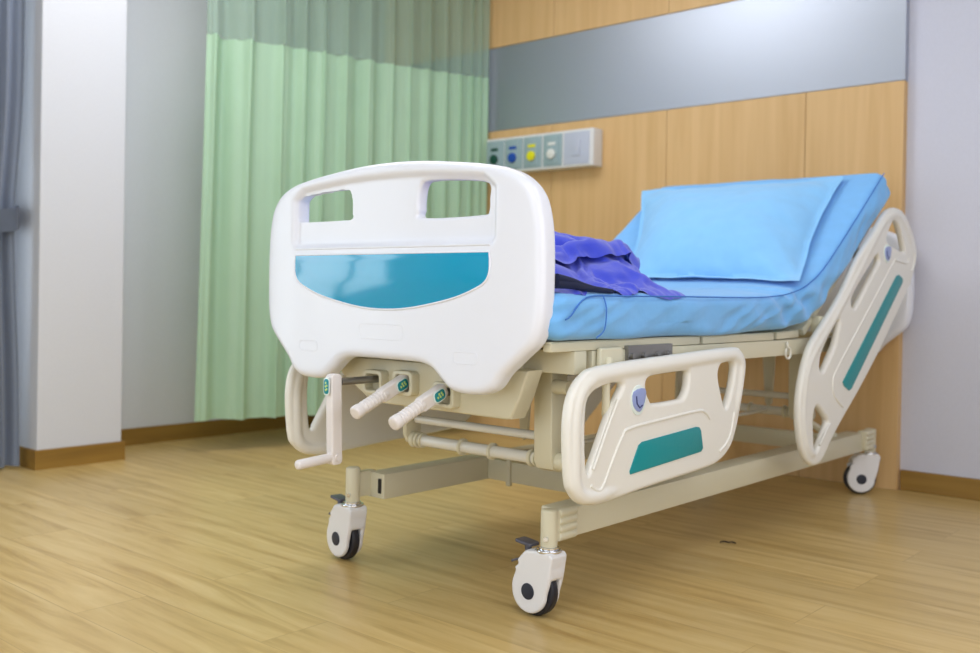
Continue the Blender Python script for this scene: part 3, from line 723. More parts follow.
# ------------------------------------------------------------------ pillow
def top_z(y):
    pts = [p+Vector((0,-t.z,t.y))*.115 for p, t in ((MP[i], (MP[min(i+1,len(MP)-1)]-MP[max(i-1,0)]).normalized()) for i in range(len(MP)))]
    for a, c in zip(pts, pts[1:]):
        if a.y <= y <= c.y: return a.z+(c.z-a.z)*(y-a.y)/max(c.y-a.y, 1e-6)
    return -1
def pillow():
    org = Vector((0,1.727,1.196)); tu = Vector((0,.824,.566)); N = Vector((0,-.566,.824))
    TL, TR, BR, BL = (-.490,-.085), (.340,-.075), (.455,-.835), (-.190,-.815)
    nu, nv = 90, 60; bm = bmesh.new(); top = []; bot = []
    def f(u, v):
        a = (TL[0]+(TR[0]-TL[0])*u, TL[1]+(TR[1]-TL[1])*u); c = (BL[0]+(BR[0]-BL[0])*u, BL[1]+(BR[1]-BL[1])*u)
        x = a[0]+(c[0]-a[0])*v; t = a[1]+(c[1]-a[1])*v
        # sides pulled in between the corners
        pu = math.sin(PI*v); pv = math.sin(PI*u)
        x += (.030*pu)*(1-2*u)*abs(1-2*u)
        t += -(.020*pv)*(1-2*v)*abs(1-2*v)
        return x, t
    for j in range(nv+1):
        rt, rb = [], []
        for i in range(nu+1):
            u, v = i/nu, j/nv; x, t = f(u, v)
            eu = min(u, 1-u)*.8; ev = min(v, 1-v)*.6; 
            fl = .035
            hu = max(0, min(1, (eu-fl*.6)/.24)); hv = max(0, min(1, (ev-fl*.6)/(.30 if v < .5 else .20)))
            h = (math.sin(hu*PI/2)**.75)*(math.sin(hv*PI/2)**.75)
            th = .112*h
            w = .007*noise.noise((x*6+t*3, t*7, 2))+.006*(.3-abs(noise.noise((x*5+t*6, t*3-x*2, 12))))*h+.0025*noise.noise((x*16, t*16, 4))
            w += .006*noise.noise(((x+t)*14, (x-t)*3, 6))*(1-h)*(1 if h > 0 else .4)
            # edge lifts off the mattress in soft waves
            lift = .006*(1-h)*(1+noise.noise((x*9, t*9, 8)))
            base = org+tu*t+Vector((x,0,0))
            # follow the mattress as it flattens near the lower edge
            base.z += max(0, top_z(base.y)-base.z)
            rt.append(bm.verts.new(base+N*(th+.006+lift+w)))
            rb.append(bm.verts.new(base+N*(.0045+lift*.9-.001)) if 0 < i < nu and 0 < j < nv else rt[-1])
        top.append(rt); bot.append(rb)
    for j in range(nv):
        for i in range(nu):
            bm.faces.new((top[j][i], top[j][i+1], top[j+1][i+1], top[j+1][i]))
            q = [bot[j][i], bot[j+1][i], bot[j+1][i+1], bot[j][i+1]]
            try: bm.faces.new(q)
            except ValueError: pass
    return bm
p = obj('pillow', pillow(), M['pillow'], None, 70)
tag(p, 'pale blue pillow leaning on the raised back of the mattress', 'pillow')

# ------------------------------------------------------------------ crumpled royal blue garment
def surf_z(x, y): return .733+.014*(1-(x/.452)**4)-.012*max(0, (x-.425)/.025)
# draped cloth surface: a 51 x 51 grid of points, x y z in millimetres
GOWN = [
    451, -125, 741, 427, -127, 741, 404, -130, 742, 382, -132, 745, 362, -127, 742, 344, -121, 740, 326, -116, 742, 309, -113, 746, 294, -110, 752, 277, -107, 757, 259, -105, 763, 241, -103, 767, 222, -99, 772, 202, -94, 774, 180, -88, 774,
    160, -87, 780, 142, -92, 790, 132, -101, 803, 125, -106, 816, 120, -109, 831, 104, -106, 837, 88, -106, 844, 70, -107, 845, 51, -109, 847, 30, -112, 851, 9, -112, 846, -11, -112, 841, -29, -114, 838, -45, -109, 831, -58, -105, 820,
    -68, -100, 809, -78, -92, 798, -88, -81, 790, -82, -81, 773, -95, -68, 766, -128, -93, 758, -116, -108, 779, -94, -117, 797, -71, -122, 816, -49, -125, 837, -24, -124, 856, 7, -120, 855, 35, -119, 860, 64, -114, 857, 92, -107, 854,
    119, -103, 843, 143, -97, 828, 168, -91, 813, 198, -94, 805, 228, -93, 796, 258, -96, 792, 453, -109, 741, 428, -111, 741, 406, -114, 741, 384, -116, 741, 367, -114, 752, 348, -116, 756, 330, -116, 758, 314, -114, 763, 299, -110, 768,
    283, -105, 774, 266, -100, 779, 250, -90, 778, 230, -88, 785, 210, -81, 785, 189, -74, 785, 168, -76, 794, 149, -79, 803, 134, -85, 814, 131, -91, 827, 115, -91, 828, 102, -88, 838, 86, -90, 835, 68, -92, 836, 49, -94, 840,
    29, -97, 844, 10, -97, 853, -11, -99, 851, -22, -98, 837, -34, -98, 824, -45, -96, 813, -56, -91, 802, -66, -85, 792, -74, -75, 781, -85, -64, 772, -95, -78, 779, -137, -84, 770, -121, -95, 790, -95, -100, 802, -72, -104, 820,
    -51, -107, 840, -26, -107, 858, 4, -105, 863, 33, -102, 866, 61, -98, 864, 86, -91, 850, 116, -86, 847, 144, -83, 838, 172, -80, 826, 199, -78, 810, 230, -82, 808, 259, -83, 800, 456, -92, 741, 432, -94, 741, 409, -96, 741,
    387, -98, 741, 366, -100, 743, 349, -99, 752, 330, -100, 754, 317, -98, 764, 304, -94, 772, 287, -89, 774, 270, -84, 776, 258, -79, 790, 239, -77, 796, 220, -66, 791, 200, -73, 799, 179, -75, 809, 160, -76, 818, 142, -75, 828,
    127, -74, 822, 112, -73, 824, 96, -74, 827, 81, -73, 834, 66, -76, 843, 51, -82, 853, 32, -80, 846, 10, -82, 844, -10, -85, 842, -28, -84, 844, -42, -87, 836, -54, -85, 825, -64, -80, 814, -74, -74, 804, -73, -61, 793,
    -88, -53, 787, -103, -61, 777, -144, -72, 783, -126, -80, 801, -98, -82, 810, -74, -86, 824, -51, -89, 842, -27, -89, 858, 2, -88, 866, 31, -86, 870, 60, -82, 870, 84, -75, 854, 113, -70, 843, 142, -67, 838, 170, -64, 827,
    200, -63, 815, 230, -68, 815, 259, -68, 804, 460, -76, 741, 436, -78, 741, 412, -80, 741, 390, -82, 743, 369, -84, 741, 349, -84, 745, 333, -84, 754, 319, -82, 763, 306, -79, 772, 292, -74, 780, 276, -68, 775, 260, -64, 782,
    242, -61, 790, 226, -58, 805, 202, -58, 806, 179, -59, 803, 160, -59, 815, 142, -58, 827, 126, -56, 825, 111, -57, 831, 94, -57, 832, 85, -61, 846, 69, -64, 854, 50, -65, 855, 30, -66, 856, 9, -67, 852, -10, -68, 846,
    -26, -68, 836, -42, -70, 839, -48, -67, 825, -54, -65, 811, -69, -59, 816, -84, -60, 810, -100, -56, 803, -111, -48, 790, -152, -59, 795, -127, -61, 807, -105, -68, 823, -78, -71, 834, -53, -72, 847, -27, -72, 859, 2, -72, 861,
    31, -70, 867, 60, -67, 874, 84, -60, 858, 112, -55, 845, 142, -51, 838, 171, -49, 829, 201, -49, 822, 231, -54, 821, 258, -53, 809, 464, -62, 742, 439, -63, 741, 415, -64, 741, 392, -66, 741, 371, -68, 741, 351, -69, 745,
    335, -70, 756, 323, -69, 766, 308, -64, 773, 295, -60, 782, 280, -54, 778, 267, -54, 792, 249, -53, 800, 228, -47, 796, 204, -45, 798, 180, -43, 802, 159, -43, 814, 143, -42, 828, 125, -40, 827, 109, -40, 833, 92, -41, 835,
    83, -44, 850, 68, -47, 859, 49, -48, 856, 29, -49, 854, 9, -50, 852, -9, -50, 844, -26, -51, 837, -43, -51, 839, -55, -51, 830, -64, -49, 817, -69, -45, 802, -83, -40, 808, -100, -37, 811, -117, -43, 808, -158, -46, 809,
    -134, -50, 822, -107, -50, 832, -78, -51, 835, -52, -53, 847, -25, -55, 857, 4, -56, 861, 30, -56, 875, 60, -52, 877, 89, -49, 868, 113, -40, 849, 142, -37, 841, 172, -35, 834, 202, -37, 830, 231, -39, 827, 258, -39, 815,
    466, -50, 748, 442, -51, 749, 418, -54, 750, 394, -56, 750, 373, -55, 746, 352, -56, 746, 339, -57, 759, 325, -56, 769, 311, -51, 774, 297, -47, 782, 282, -41, 782, 270, -41, 795, 253, -40, 805, 230, -35, 804, 206, -31, 802,
    181, -29, 805, 157, -28, 812, 141, -27, 828, 124, -27, 834, 107, -25, 830, 91, -25, 838, 81, -28, 853, 66, -30, 862, 48, -31, 855, 29, -32, 855, 10, -32, 850, -10, -33, 848, -26, -33, 839, -44, -33, 840, -57, -32, 830,
    -60, -30, 815, -74, -27, 807, -89, -23, 799, -105, -24, 796, -123, -27, 799, -160, -28, 814, -135, -31, 829, -107, -31, 830, -79, -33, 841, -51, -35, 848, -23, -37, 856, 5, -39, 862, 31, -40, 878, 61, -36, 874, 91, -34, 872,
    114, -26, 852, 145, -23, 847, 173, -21, 838, 203, -24, 837, 231, -25, 830, 253, -25, 813, 465, -42, 740, 443, -40, 750, 419, -42, 754, 395, -45, 757, 374, -44, 751, 353, -43, 748, 337, -44, 759, 328, -44, 773, 313, -39, 776,
    298, -34, 781, 283, -29, 785, 267, -29, 792, 248, -29, 799, 230, -25, 813, 206, -19, 810, 180, -18, 813, 155, -14, 814, 135, -14, 825, 122, -12, 840, 106, -10, 831, 92, -10, 842, 78, -12, 853, 64, -14, 864, 48, -14, 857,
    29, -14, 855, 10, -16, 855, -8, -16, 847, -26, -16, 842, -44, -15, 841, -52, -16, 825, -69, -17, 826, -83, -13, 817, -96, -8, 808, -112, -9, 805, -127, -9, 796, -160, -9, 816, -136, -13, 833, -108, -14, 839, -77, -14, 840,
    -49, -17, 851, -21, -19, 858, 7, -22, 863, 34, -24, 878, 64, -25, 885, 91, -19, 870, 119, -13, 858, 150, -17, 859, 175, -8, 846, 203, -10, 842, 224, -14, 823, 251, -13, 819, 466, -32, 740, 441, -33, 743, 417, -35, 746,
    393, -36, 750, 373, -34, 758, 353, -31, 751, 335, -32, 759, 323, -32, 770, 315, -29, 783, 301, -27, 792, 286, -25, 798, 269, -22, 804, 249, -16, 801, 226, -15, 805, 204, -7, 816, 178, -5, 820, 152, -4, 822, 129, -2, 825,
    120, 1, 842, 105, 4, 834, 97, 1, 851, 82, 1, 861, 65, 2, 859, 48, 2, 862, 30, 2, 860, 12, 1, 854, -7, 1, 850, -26, 0, 851, -37, 0, 837, -55, -2, 837, -72, -1, 831, -88, 2, 825, -102, 5, 818,
    -116, 8, 808, -128, 9, 796, -159, 9, 816, -136, 6, 834, -106, 3, 833, -78, 3, 846, -48, 1, 854, -20, -2, 862, 9, -4, 868, 38, -8, 874, 66, -9, 889, 95, -6, 879, 125, -2, 867, 150, -6, 850, 177, 3, 855,
    197, 1, 834, 222, 0, 823, 249, 0, 822, 462, -26, 747, 438, -23, 741, 414, -26, 740, 390, -27, 744, 373, -22, 758, 352, -23, 761, 333, -19, 760, 318, -20, 768, 308, -17, 779, 298, -13, 792, 284, -10, 801, 267, -7, 806,
    246, -4, 811, 222, -2, 812, 197, 4, 807, 172, 8, 817, 146, 6, 813, 139, 7, 834, 123, 15, 840, 106, 9, 847, 90, 14, 844, 83, 17, 859, 66, 18, 858, 49, 18, 860, 32, 18, 856, 14, 18, 855, -5, 16, 858,
    -20, 15, 846, -39, 13, 848, -55, 14, 839, -70, 16, 830, -85, 18, 821, -97, 19, 810, -113, 24, 806, -126, 26, 795, -156, 26, 814, -134, 23, 834, -106, 20, 841, -75, 20, 842, -47, 20, 856, -19, 16, 865, 10, 13, 868,
    39, 10, 875, 67, 8, 889, 92, 6, 869, 120, 8, 856, 149, 8, 842, 174, 18, 852, 193, 15, 832, 221, 13, 827, 247, 10, 831, 458, -16, 750, 433, -18, 750, 410, -16, 741, 387, -16, 740, 366, -17, 749, 352, -10, 762,
    334, -10, 771, 318, -5, 770, 304, -3, 777, 291, 0, 788, 281, 5, 800, 263, 8, 807, 242, 11, 808, 218, 13, 817, 192, 17, 814, 167, 17, 805, 145, 21, 820, 129, 21, 837, 125, 22, 857, 106, 23, 854, 92, 28, 843,
    83, 32, 858, 67, 33, 855, 51, 34, 857, 34, 33, 860, 16, 32, 863, -1, 31, 854, -20, 29, 855, -36, 29, 846, -50, 30, 834, -65, 30, 824, -78, 31, 814, -94, 35, 809, -106, 37, 798, -122, 42, 792, -152, 42, 810,
    -131, 40, 831, -104, 37, 843, -74, 38, 843, -44, 37, 852, -18, 35, 866, 10, 31, 872, 40, 28, 874, 68, 26, 888, 92, 24, 867, 118, 25, 849, 144, 20, 834, 169, 31, 848, 196, 23, 844, 219, 27, 830, 242, 16, 820,
    452, -13, 741, 429, -8, 749, 405, -9, 749, 383, -6, 743, 361, -7, 744, 344, -4, 755, 333, 3, 770, 319, 5, 780, 304, 10, 783, 289, 14, 789, 274, 18, 798, 259, 22, 808, 238, 24, 812, 213, 27, 816, 191, 27, 804,
    170, 25, 818, 150, 28, 829, 133, 32, 847, 121, 38, 862, 101, 40, 858, 91, 42, 844, 83, 45, 857, 68, 44, 863, 53, 45, 865, 36, 46, 866, 19, 46, 860, 0, 46, 860, -18, 46, 852, -35, 46, 844, -51, 47, 835,
    -66, 48, 826, -75, 49, 812, -88, 51, 802, -102, 54, 793, -117, 59, 786, -147, 59, 805, -126, 57, 825, -102, 56, 843, -74, 53, 853, -45, 52, 862, -16, 52, 864, 11, 48, 877, 41, 44, 879, 72, 42, 885, 102, 30, 870,
    118, 36, 845, 142, 36, 824, 172, 33, 833, 196, 38, 845, 223, 29, 844, 244, 29, 826, 447, -2, 740, 423, 0, 742, 402, 2, 750, 379, 2, 750, 358, 4, 744, 339, 7, 753, 325, 12, 766, 316, 18, 780, 304, 22, 790,
    289, 26, 797, 272, 31, 800, 254, 35, 806, 234, 38, 814, 210, 37, 807, 185, 40, 806, 159, 37, 813, 149, 41, 836, 137, 43, 854, 118, 46, 855, 100, 53, 860, 90, 55, 846, 77, 55, 852, 69, 57, 864, 53, 59, 864,
    37, 60, 861, 19, 61, 865, 1, 62, 858, -18, 63, 852, -36, 64, 845, -52, 66, 836, -65, 67, 825, -76, 69, 812, -86, 71, 800, -98, 74, 788, -113, 78, 780, -143, 77, 800, -118, 72, 815, -96, 72, 836, -71, 72, 852,
    -45, 69, 868, -16, 67, 872, 15, 64, 874, 43, 60, 885, 75, 57, 883, 104, 50, 872, 118, 49, 842, 150, 50, 828, 173, 39, 820, 199, 35, 830, 224, 44, 840, 250, 35, 839, 443, 6, 749, 420, 9, 749, 398, 11, 743,
    377, 14, 748, 356, 16, 744, 337, 19, 753, 323, 24, 766, 313, 30, 780, 301, 35, 790, 286, 40, 798, 270, 44, 804, 252, 48, 810, 231, 50, 808, 208, 51, 807, 184, 51, 814, 159, 51, 814, 137, 48, 826, 132, 55, 845,
    118, 60, 854, 102, 66, 860, 89, 68, 848, 80, 65, 860, 66, 69, 858, 53, 73, 865, 37, 75, 861, 19, 77, 865, 0, 79, 859, -19, 81, 854, -37, 84, 846, -53, 86, 836, -66, 88, 824, -77, 90, 812, -88, 92, 800,
    -96, 94, 786, -108, 96, 774, -139, 95, 796, -114, 91, 812, -88, 88, 828, -64, 88, 846, -45, 87, 870, -15, 84, 871, 14, 79, 882, 45, 76, 885, 74, 69, 873, 105, 66, 874, 131, 59, 857, 154, 60, 835, 179, 51, 826,
    204, 42, 819, 229, 38, 827, 252, 50, 835, 440, 20, 747, 418, 22, 748, 398, 23, 741, 376, 25, 744, 355, 28, 743, 336, 31, 751, 322, 37, 764, 309, 42, 777, 298, 48, 789, 284, 53, 799, 268, 58, 803, 250, 62, 807,
    230, 64, 807, 208, 65, 809, 184, 65, 808, 163, 65, 820, 141, 64, 824, 125, 69, 839, 119, 76, 854, 104, 73, 845, 96, 76, 858, 81, 80, 858, 66, 83, 856, 52, 87, 860, 36, 90, 866, 18, 93, 861, -2, 96, 862,
    -20, 100, 854, -38, 104, 846, -54, 108, 836, -67, 110, 824, -78, 112, 812, -86, 113, 798, -94, 115, 784, -104, 116, 770, -135, 113, 792, -111, 110, 810, -86, 107, 827, -63, 106, 847, -45, 104, 872, -15, 101, 875, 14, 95, 886,
    44, 88, 875, 75, 82, 880, 102, 78, 866, 133, 72, 862, 160, 67, 849, 184, 62, 836, 204, 57, 818, 229, 53, 827, 254, 49, 819, 440, 34, 742, 419, 36, 746, 399, 36, 741, 378, 38, 741, 357, 41, 742, 337, 45, 750,
    324, 50, 765, 311, 56, 778, 298, 62, 789, 283, 67, 797, 267, 72, 802, 249, 76, 805, 230, 79, 807, 209, 81, 807, 187, 82, 807, 166, 82, 816, 144, 82, 819, 133, 84, 837, 119, 90, 845, 102, 89, 842, 96, 92, 856,
    81, 95, 853, 68, 100, 858, 54, 102, 867, 37, 107, 863, 18, 112, 862, -2, 116, 862, -21, 120, 854, -39, 125, 846, -54, 129, 836, -68, 131, 825, -79, 133, 812, -89, 134, 800, -98, 134, 786, -99, 134, 770, -133, 131, 791,
    -108, 128, 808, -84, 125, 827, -62, 123, 848, -46, 121, 873, -18, 114, 884, 12, 109, 877, 44, 104, 879, 76, 98, 880, 103, 93, 865, 134, 87, 861, 158, 80, 844, 184, 76, 835, 205, 72, 819, 230, 68, 827, 254, 63, 816,
    442, 49, 741, 422, 50, 744, 402, 51, 740, 382, 52, 741, 360, 55, 742, 340, 59, 747, 325, 65, 760, 313, 71, 774, 299, 77, 786, 284, 82, 794, 268, 87, 798, 251, 92, 802, 232, 96, 805, 213, 98, 805, 192, 99, 806,
    170, 100, 809, 149, 100, 814, 137, 102, 831, 119, 103, 831, 109, 105, 844, 98, 109, 855, 82, 112, 853, 71, 115, 865, 55, 120, 864, 37, 126, 866, 18, 130, 865, -2, 135, 860, -21, 141, 854, -39, 146, 846, -54, 150, 836,
    -68, 152, 826, -80, 152, 814, -91, 153, 802, -93, 152, 787, -96, 152, 770, -132, 149, 792, -111, 144, 813, -88, 142, 832, -62, 141, 848, -45, 138, 872, -18, 132, 885, 13, 126, 877, 45, 120, 877, 77, 114, 881, 104, 108, 864,
    134, 102, 860, 159, 95, 844, 182, 90, 829, 207, 87, 820, 231, 82, 827, 254, 77, 814, 446, 64, 741, 427, 65, 740, 407, 66, 743, 387, 67, 742, 366, 70, 741, 345, 74, 744, 328, 80, 755, 315, 87, 769, 301, 94, 782,
    286, 99, 790, 270, 104, 796, 253, 109, 799, 236, 113, 802, 217, 116, 805, 197, 118, 807, 176, 119, 808, 154, 119, 809, 140, 121, 825, 123, 122, 830, 113, 123, 844, 99, 126, 852, 83, 129, 853, 73, 133, 866, 56, 138, 863,
    38, 144, 863, 19, 149, 863, -2, 155, 862, -21, 161, 854, -38, 166, 846, -54, 170, 836, -68, 171, 827, -76, 171, 814, -85, 170, 801, -96, 169, 789, -96, 168, 772, -131, 165, 796, -106, 160, 810, -88, 159, 833, -67, 156, 853,
    -44, 156, 871, -17, 149, 885, 14, 143, 882, 45, 137, 876, 77, 130, 882, 103, 124, 864, 134, 117, 860, 157, 110, 842, 181, 105, 827, 207, 97, 830, 233, 96, 828, 254, 90, 813, 451, 78, 744, 433, 80, 742, 413, 81, 743,
    392, 83, 741, 372, 86, 741, 351, 91, 742, 332, 96, 749, 317, 104, 762, 304, 110, 776, 289, 116, 786, 273, 121, 792, 256, 126, 796, 239, 130, 798, 220, 133, 800, 201, 136, 802, 180, 138, 806, 159, 138, 807, 140, 139, 817,
    128, 140, 832, 116, 142, 844, 100, 144, 847, 89, 146, 859, 73, 150, 859, 58, 156, 867, 40, 162, 866, 20, 168, 866, 0, 174, 860, -20, 179, 856, -37, 184, 847, -53, 188, 839, -65, 188, 827, -78, 186, 818, -87, 185, 806,
    -89, 183, 791, -96, 184, 776, -131, 181, 802, -105, 177, 812, -83, 175, 829, -65, 174, 852, -38, 171, 861, -17, 168, 882, 13, 161, 884, 44, 155, 876, 76, 148, 882, 102, 140, 864, 133, 132, 858, 153, 124, 837, 181, 116, 836,
    208, 110, 836, 232, 108, 824, 253, 102, 810, 454, 91, 752, 438, 95, 744, 418, 96, 741, 398, 99, 741, 378, 102, 741, 357, 107, 741, 338, 113, 744, 320, 120, 754, 308, 127, 769, 293, 133, 781, 276, 138, 786, 260, 144, 792,
    243, 148, 793, 224, 151, 796, 204, 154, 799, 183, 155, 800, 162, 156, 804, 144, 157, 816, 128, 158, 827, 115, 159, 837, 105, 162, 850, 91, 164, 859, 75, 168, 856, 60, 174, 864, 42, 180, 862, 22, 186, 862, 2, 192, 864,
    -17, 197, 855, -34, 202, 847, -51, 204, 842, -61, 204, 828, -75, 202, 820, -86, 200, 809, -89, 199, 794, -99, 200, 780, -132, 196, 810, -105, 194, 815, -81, 193, 829, -64, 193, 850, -37, 190, 858, -16, 186, 878, 13, 180, 886,
    43, 174, 877, 75, 165, 883, 101, 157, 864, 132, 148, 857, 154, 138, 836, 182, 129, 830, 209, 123, 835, 228, 116, 816, 254, 113, 810, 451, 106, 745, 437, 105, 757, 422, 112, 747, 403, 111, 752, 382, 112, 754, 365, 121, 748,
    346, 128, 744, 327, 135, 750, 309, 142, 760, 293, 147, 771, 281, 155, 784, 263, 160, 787, 245, 164, 788, 227, 168, 791, 207, 170, 793, 186, 172, 796, 165, 173, 803, 147, 174, 816, 130, 176, 825, 118, 177, 837, 103, 179, 843,
    89, 181, 852, 76, 185, 863, 60, 192, 859, 44, 198, 867, 24, 203, 869, 4, 210, 862, -16, 214, 858, -32, 219, 848, -50, 221, 845, -59, 220, 830, -71, 219, 820, -80, 216, 807, -93, 216, 799, -104, 216, 786, -135, 212, 818,
    -107, 213, 819, -85, 211, 835, -61, 212, 846, -41, 208, 865, -13, 203, 870, 12, 198, 885, 43, 192, 878, 74, 183, 884, 101, 173, 864, 132, 163, 856, 156, 153, 836, 183, 142, 826, 211, 135, 834, 228, 128, 813, 254, 124, 807,
    460, 117, 751, 442, 117, 747, 426, 126, 755, 406, 125, 758, 386, 126, 760, 366, 129, 761, 348, 136, 758, 333, 150, 750, 313, 157, 756, 294, 162, 764, 282, 170, 778, 263, 173, 778, 246, 180, 784, 227, 183, 785, 208, 186, 790,
    187, 188, 795, 167, 189, 803, 148, 191, 815, 133, 192, 828, 117, 193, 833, 105, 196, 845, 92, 198, 854, 76, 202, 862, 60, 208, 868, 44, 215, 862, 24, 220, 861, 5, 227, 867, -12, 231, 855, -31, 235, 854, -48, 237, 847,
    -57, 237, 832, -68, 236, 819, -81, 234, 810, -90, 234, 796, -106, 232, 796, -136, 228, 828, -110, 229, 831, -83, 231, 833, -65, 230, 853, -41, 227, 866, -13, 221, 871, 13, 216, 885, 43, 209, 880, 75, 200, 884, 101, 190, 863,
    133, 179, 854, 158, 167, 836, 184, 156, 824, 212, 148, 833, 227, 140, 811, 254, 137, 804, 464, 129, 743, 445, 131, 740, 425, 129, 740, 406, 129, 744, 386, 134, 748, 371, 142, 759, 353, 147, 765, 333, 156, 763, 316, 170, 758,
    294, 176, 760, 281, 184, 775, 263, 188, 781, 245, 194, 777, 226, 198, 782, 207, 201, 788, 187, 203, 795, 167, 204, 805, 147, 206, 815, 133, 208, 827, 119, 208, 838, 103, 212, 842, 90, 215, 853, 74, 219, 857, 57, 224, 863,
    41, 230, 870, 25, 237, 860, 6, 244, 866, -11, 248, 854, -31, 251, 858, -43, 252, 843, -59, 253, 836, -71, 252, 824, -82, 252, 812, -92, 252, 800, -106, 247, 809, -138, 246, 836, -112, 247, 840, -85, 251, 836, -63, 249, 851,
    -40, 246, 867, -13, 239, 872, 14, 232, 886, 44, 226, 882, 77, 217, 883, 103, 206, 862, 134, 195, 854, 161, 183, 838, 186, 171, 822, 212, 163, 832, 226, 155, 808, 253, 151, 801, 463, 143, 741, 445, 142, 749, 427, 142, 741,
    408, 141, 749, 388, 146, 745, 369, 152, 752, 355, 159, 766, 334, 164, 772, 312, 172, 770, 295, 188, 765, 275, 193, 766, 262, 201, 780, 243, 204, 786, 225, 212, 783, 206, 215, 789, 186, 217, 796, 165, 219, 804, 145, 221, 815,
    130, 223, 828, 119, 224, 841, 104, 226, 849, 87, 232, 851, 72, 236, 859, 57, 240, 868, 41, 244, 860, 25, 253, 867, 6, 260, 863, -12, 264, 853, -31, 267, 858, -40, 268, 841, -57, 269, 835, -67, 269, 821, -78, 269, 809,
    -94, 268, 810, -110, 266, 813, -140, 265, 843, -113, 265, 848, -87, 269, 842, -64, 267, 855, -39, 263, 869, -11, 256, 873, 16, 249, 886, 46, 240, 891, 76, 232, 876, 106, 223, 863, 137, 212, 852, 157, 197, 831, 186, 187, 822,
    213, 179, 830, 225, 171, 807, 251, 166, 797, 464, 155, 741, 446, 153, 751, 427, 154, 742, 406, 151, 743, 388, 154, 754, 369, 164, 752, 348, 162, 756, 332, 175, 768, 312, 182, 777, 290, 190, 777, 274, 204, 772, 254, 211, 773,
    242, 218, 788, 224, 221, 794, 204, 228, 796, 185, 229, 804, 166, 229, 815, 145, 234, 822, 126, 237, 828, 115, 239, 842, 103, 241, 854, 87, 247, 856, 73, 251, 867, 58, 255, 859, 40, 261, 857, 24, 270, 866, 8, 275, 857,
    -12, 280, 855, -32, 283, 858, -38, 284, 840, -54, 285, 833, -64, 286, 819, -80, 282, 822, -95, 277, 827, -109, 284, 821, -141, 284, 847, -115, 283, 855, -89, 287, 848, -65, 284, 862, -37, 280, 867, -9, 272, 875, 20, 264, 882,
    50, 256, 892, 80, 248, 877, 111, 239, 867, 132, 226, 844, 156, 214, 826, 185, 205, 823, 212, 196, 829, 224, 188, 806, 249, 183, 794, 465, 166, 744, 444, 163, 746, 423, 161, 750, 402, 162, 741, 387, 165, 757, 366, 164, 763,
    346, 174, 757, 324, 183, 761, 308, 194, 776, 288, 201, 783, 268, 210, 783, 253, 224, 777, 235, 229, 784, 222, 234, 798, 203, 240, 804, 184, 240, 814, 163, 242, 823, 142, 250, 822, 124, 253, 830, 108, 253, 839, 101, 257, 855,
    86, 263, 862, 68, 264, 858, 54, 269, 866, 36, 272, 870, 25, 286, 863, 7, 292, 857, -12, 295, 861, -31, 299, 856, -35, 300, 838, -52, 302, 832, -64, 291, 836, -80, 291, 838, -96, 292, 839, -104, 302, 828, -140, 304, 847,
    -114, 303, 856, -86, 301, 860, -58, 299, 856, -36, 296, 876, -6, 289, 877, 23, 280, 887, 54, 272, 892, 84, 264, 881, 110, 254, 861, 132, 242, 839, 158, 226, 840, 184, 223, 825, 211, 214, 828, 222, 205, 805, 247, 200, 795,
    465, 175, 750, 444, 172, 753, 421, 172, 750, 400, 173, 741, 380, 173, 752, 362, 176, 767, 340, 181, 767, 321, 196, 761, 299, 202, 769, 285, 214, 782, 266, 223, 788, 251, 237, 783, 232, 244, 787, 216, 248, 798, 202, 251, 814,
    183, 253, 823, 161, 257, 821, 142, 260, 833, 128, 255, 846, 115, 267, 844, 97, 274, 848, 81, 278, 853, 65, 281, 861, 49, 285, 866, 34, 285, 880, 18, 293, 876, 3, 302, 869, -13, 312, 864, -22, 312, 847, -38, 316, 842,
    -54, 310, 847, -65, 309, 835, -80, 309, 843, -87, 305, 829, -97, 318, 834, -137, 322, 842, -112, 321, 854, -84, 320, 859, -55, 318, 856, -35, 314, 877, -7, 306, 885, 24, 295, 896, 56, 288, 892, 81, 277, 875, 108, 273, 857,
    135, 250, 854, 163, 239, 851, 187, 224, 842, 210, 231, 828, 221, 222, 805, 247, 216, 801, 460, 181, 740, 442, 185, 753, 422, 182, 742, 398, 185, 745, 379, 183, 760, 355, 181, 756, 339, 195, 766, 317, 204, 773, 297, 216, 770,
    276, 224, 776, 266, 237, 789, 247, 242, 796, 232, 256, 794, 214, 262, 801, 196, 265, 811, 176, 268, 820, 157, 269, 830, 146, 264, 849, 129, 263, 862, 113, 270, 863, 98, 281, 865, 82, 288, 867, 64, 288, 877, 48, 294, 882,
    32, 302, 886, 15, 311, 885, 3, 321, 870, -7, 328, 856, -24, 326, 858, -39, 332, 852, -48, 326, 838, -63, 325, 845, -69, 320, 832, -79, 319, 819, -94, 326, 818, -131, 336, 832, -108, 338, 847, -81, 338, 857, -52, 337, 855,
    -30, 331, 876, 0, 318, 874, 27, 309, 875, 58, 306, 883, 85, 298, 875, 114, 285, 866, 133, 270, 845, 160, 253, 840, 184, 240, 850, 196, 241, 824, 221, 236, 814, 246, 232, 804, 464, 191, 749, 443, 192, 741, 421, 194, 750,
    397, 196, 755, 374, 190, 748, 349, 192, 749, 328, 202, 758, 314, 217, 772, 293, 225, 780, 275, 238, 776, 256, 244, 783, 248, 254, 799, 231, 258, 808, 213, 267, 814, 195, 276, 819, 179, 277, 831, 157, 281, 842, 144, 277, 860,
    129, 276, 872, 112, 277, 880, 96, 284, 883, 80, 293, 887, 63, 299, 892, 46, 308, 894, 32, 319, 890, 18, 328, 883, 0, 338, 878, -13, 343, 865, -24, 345, 851, -32, 342, 838, -46, 344, 847, -52, 336, 834, -63, 335, 822,
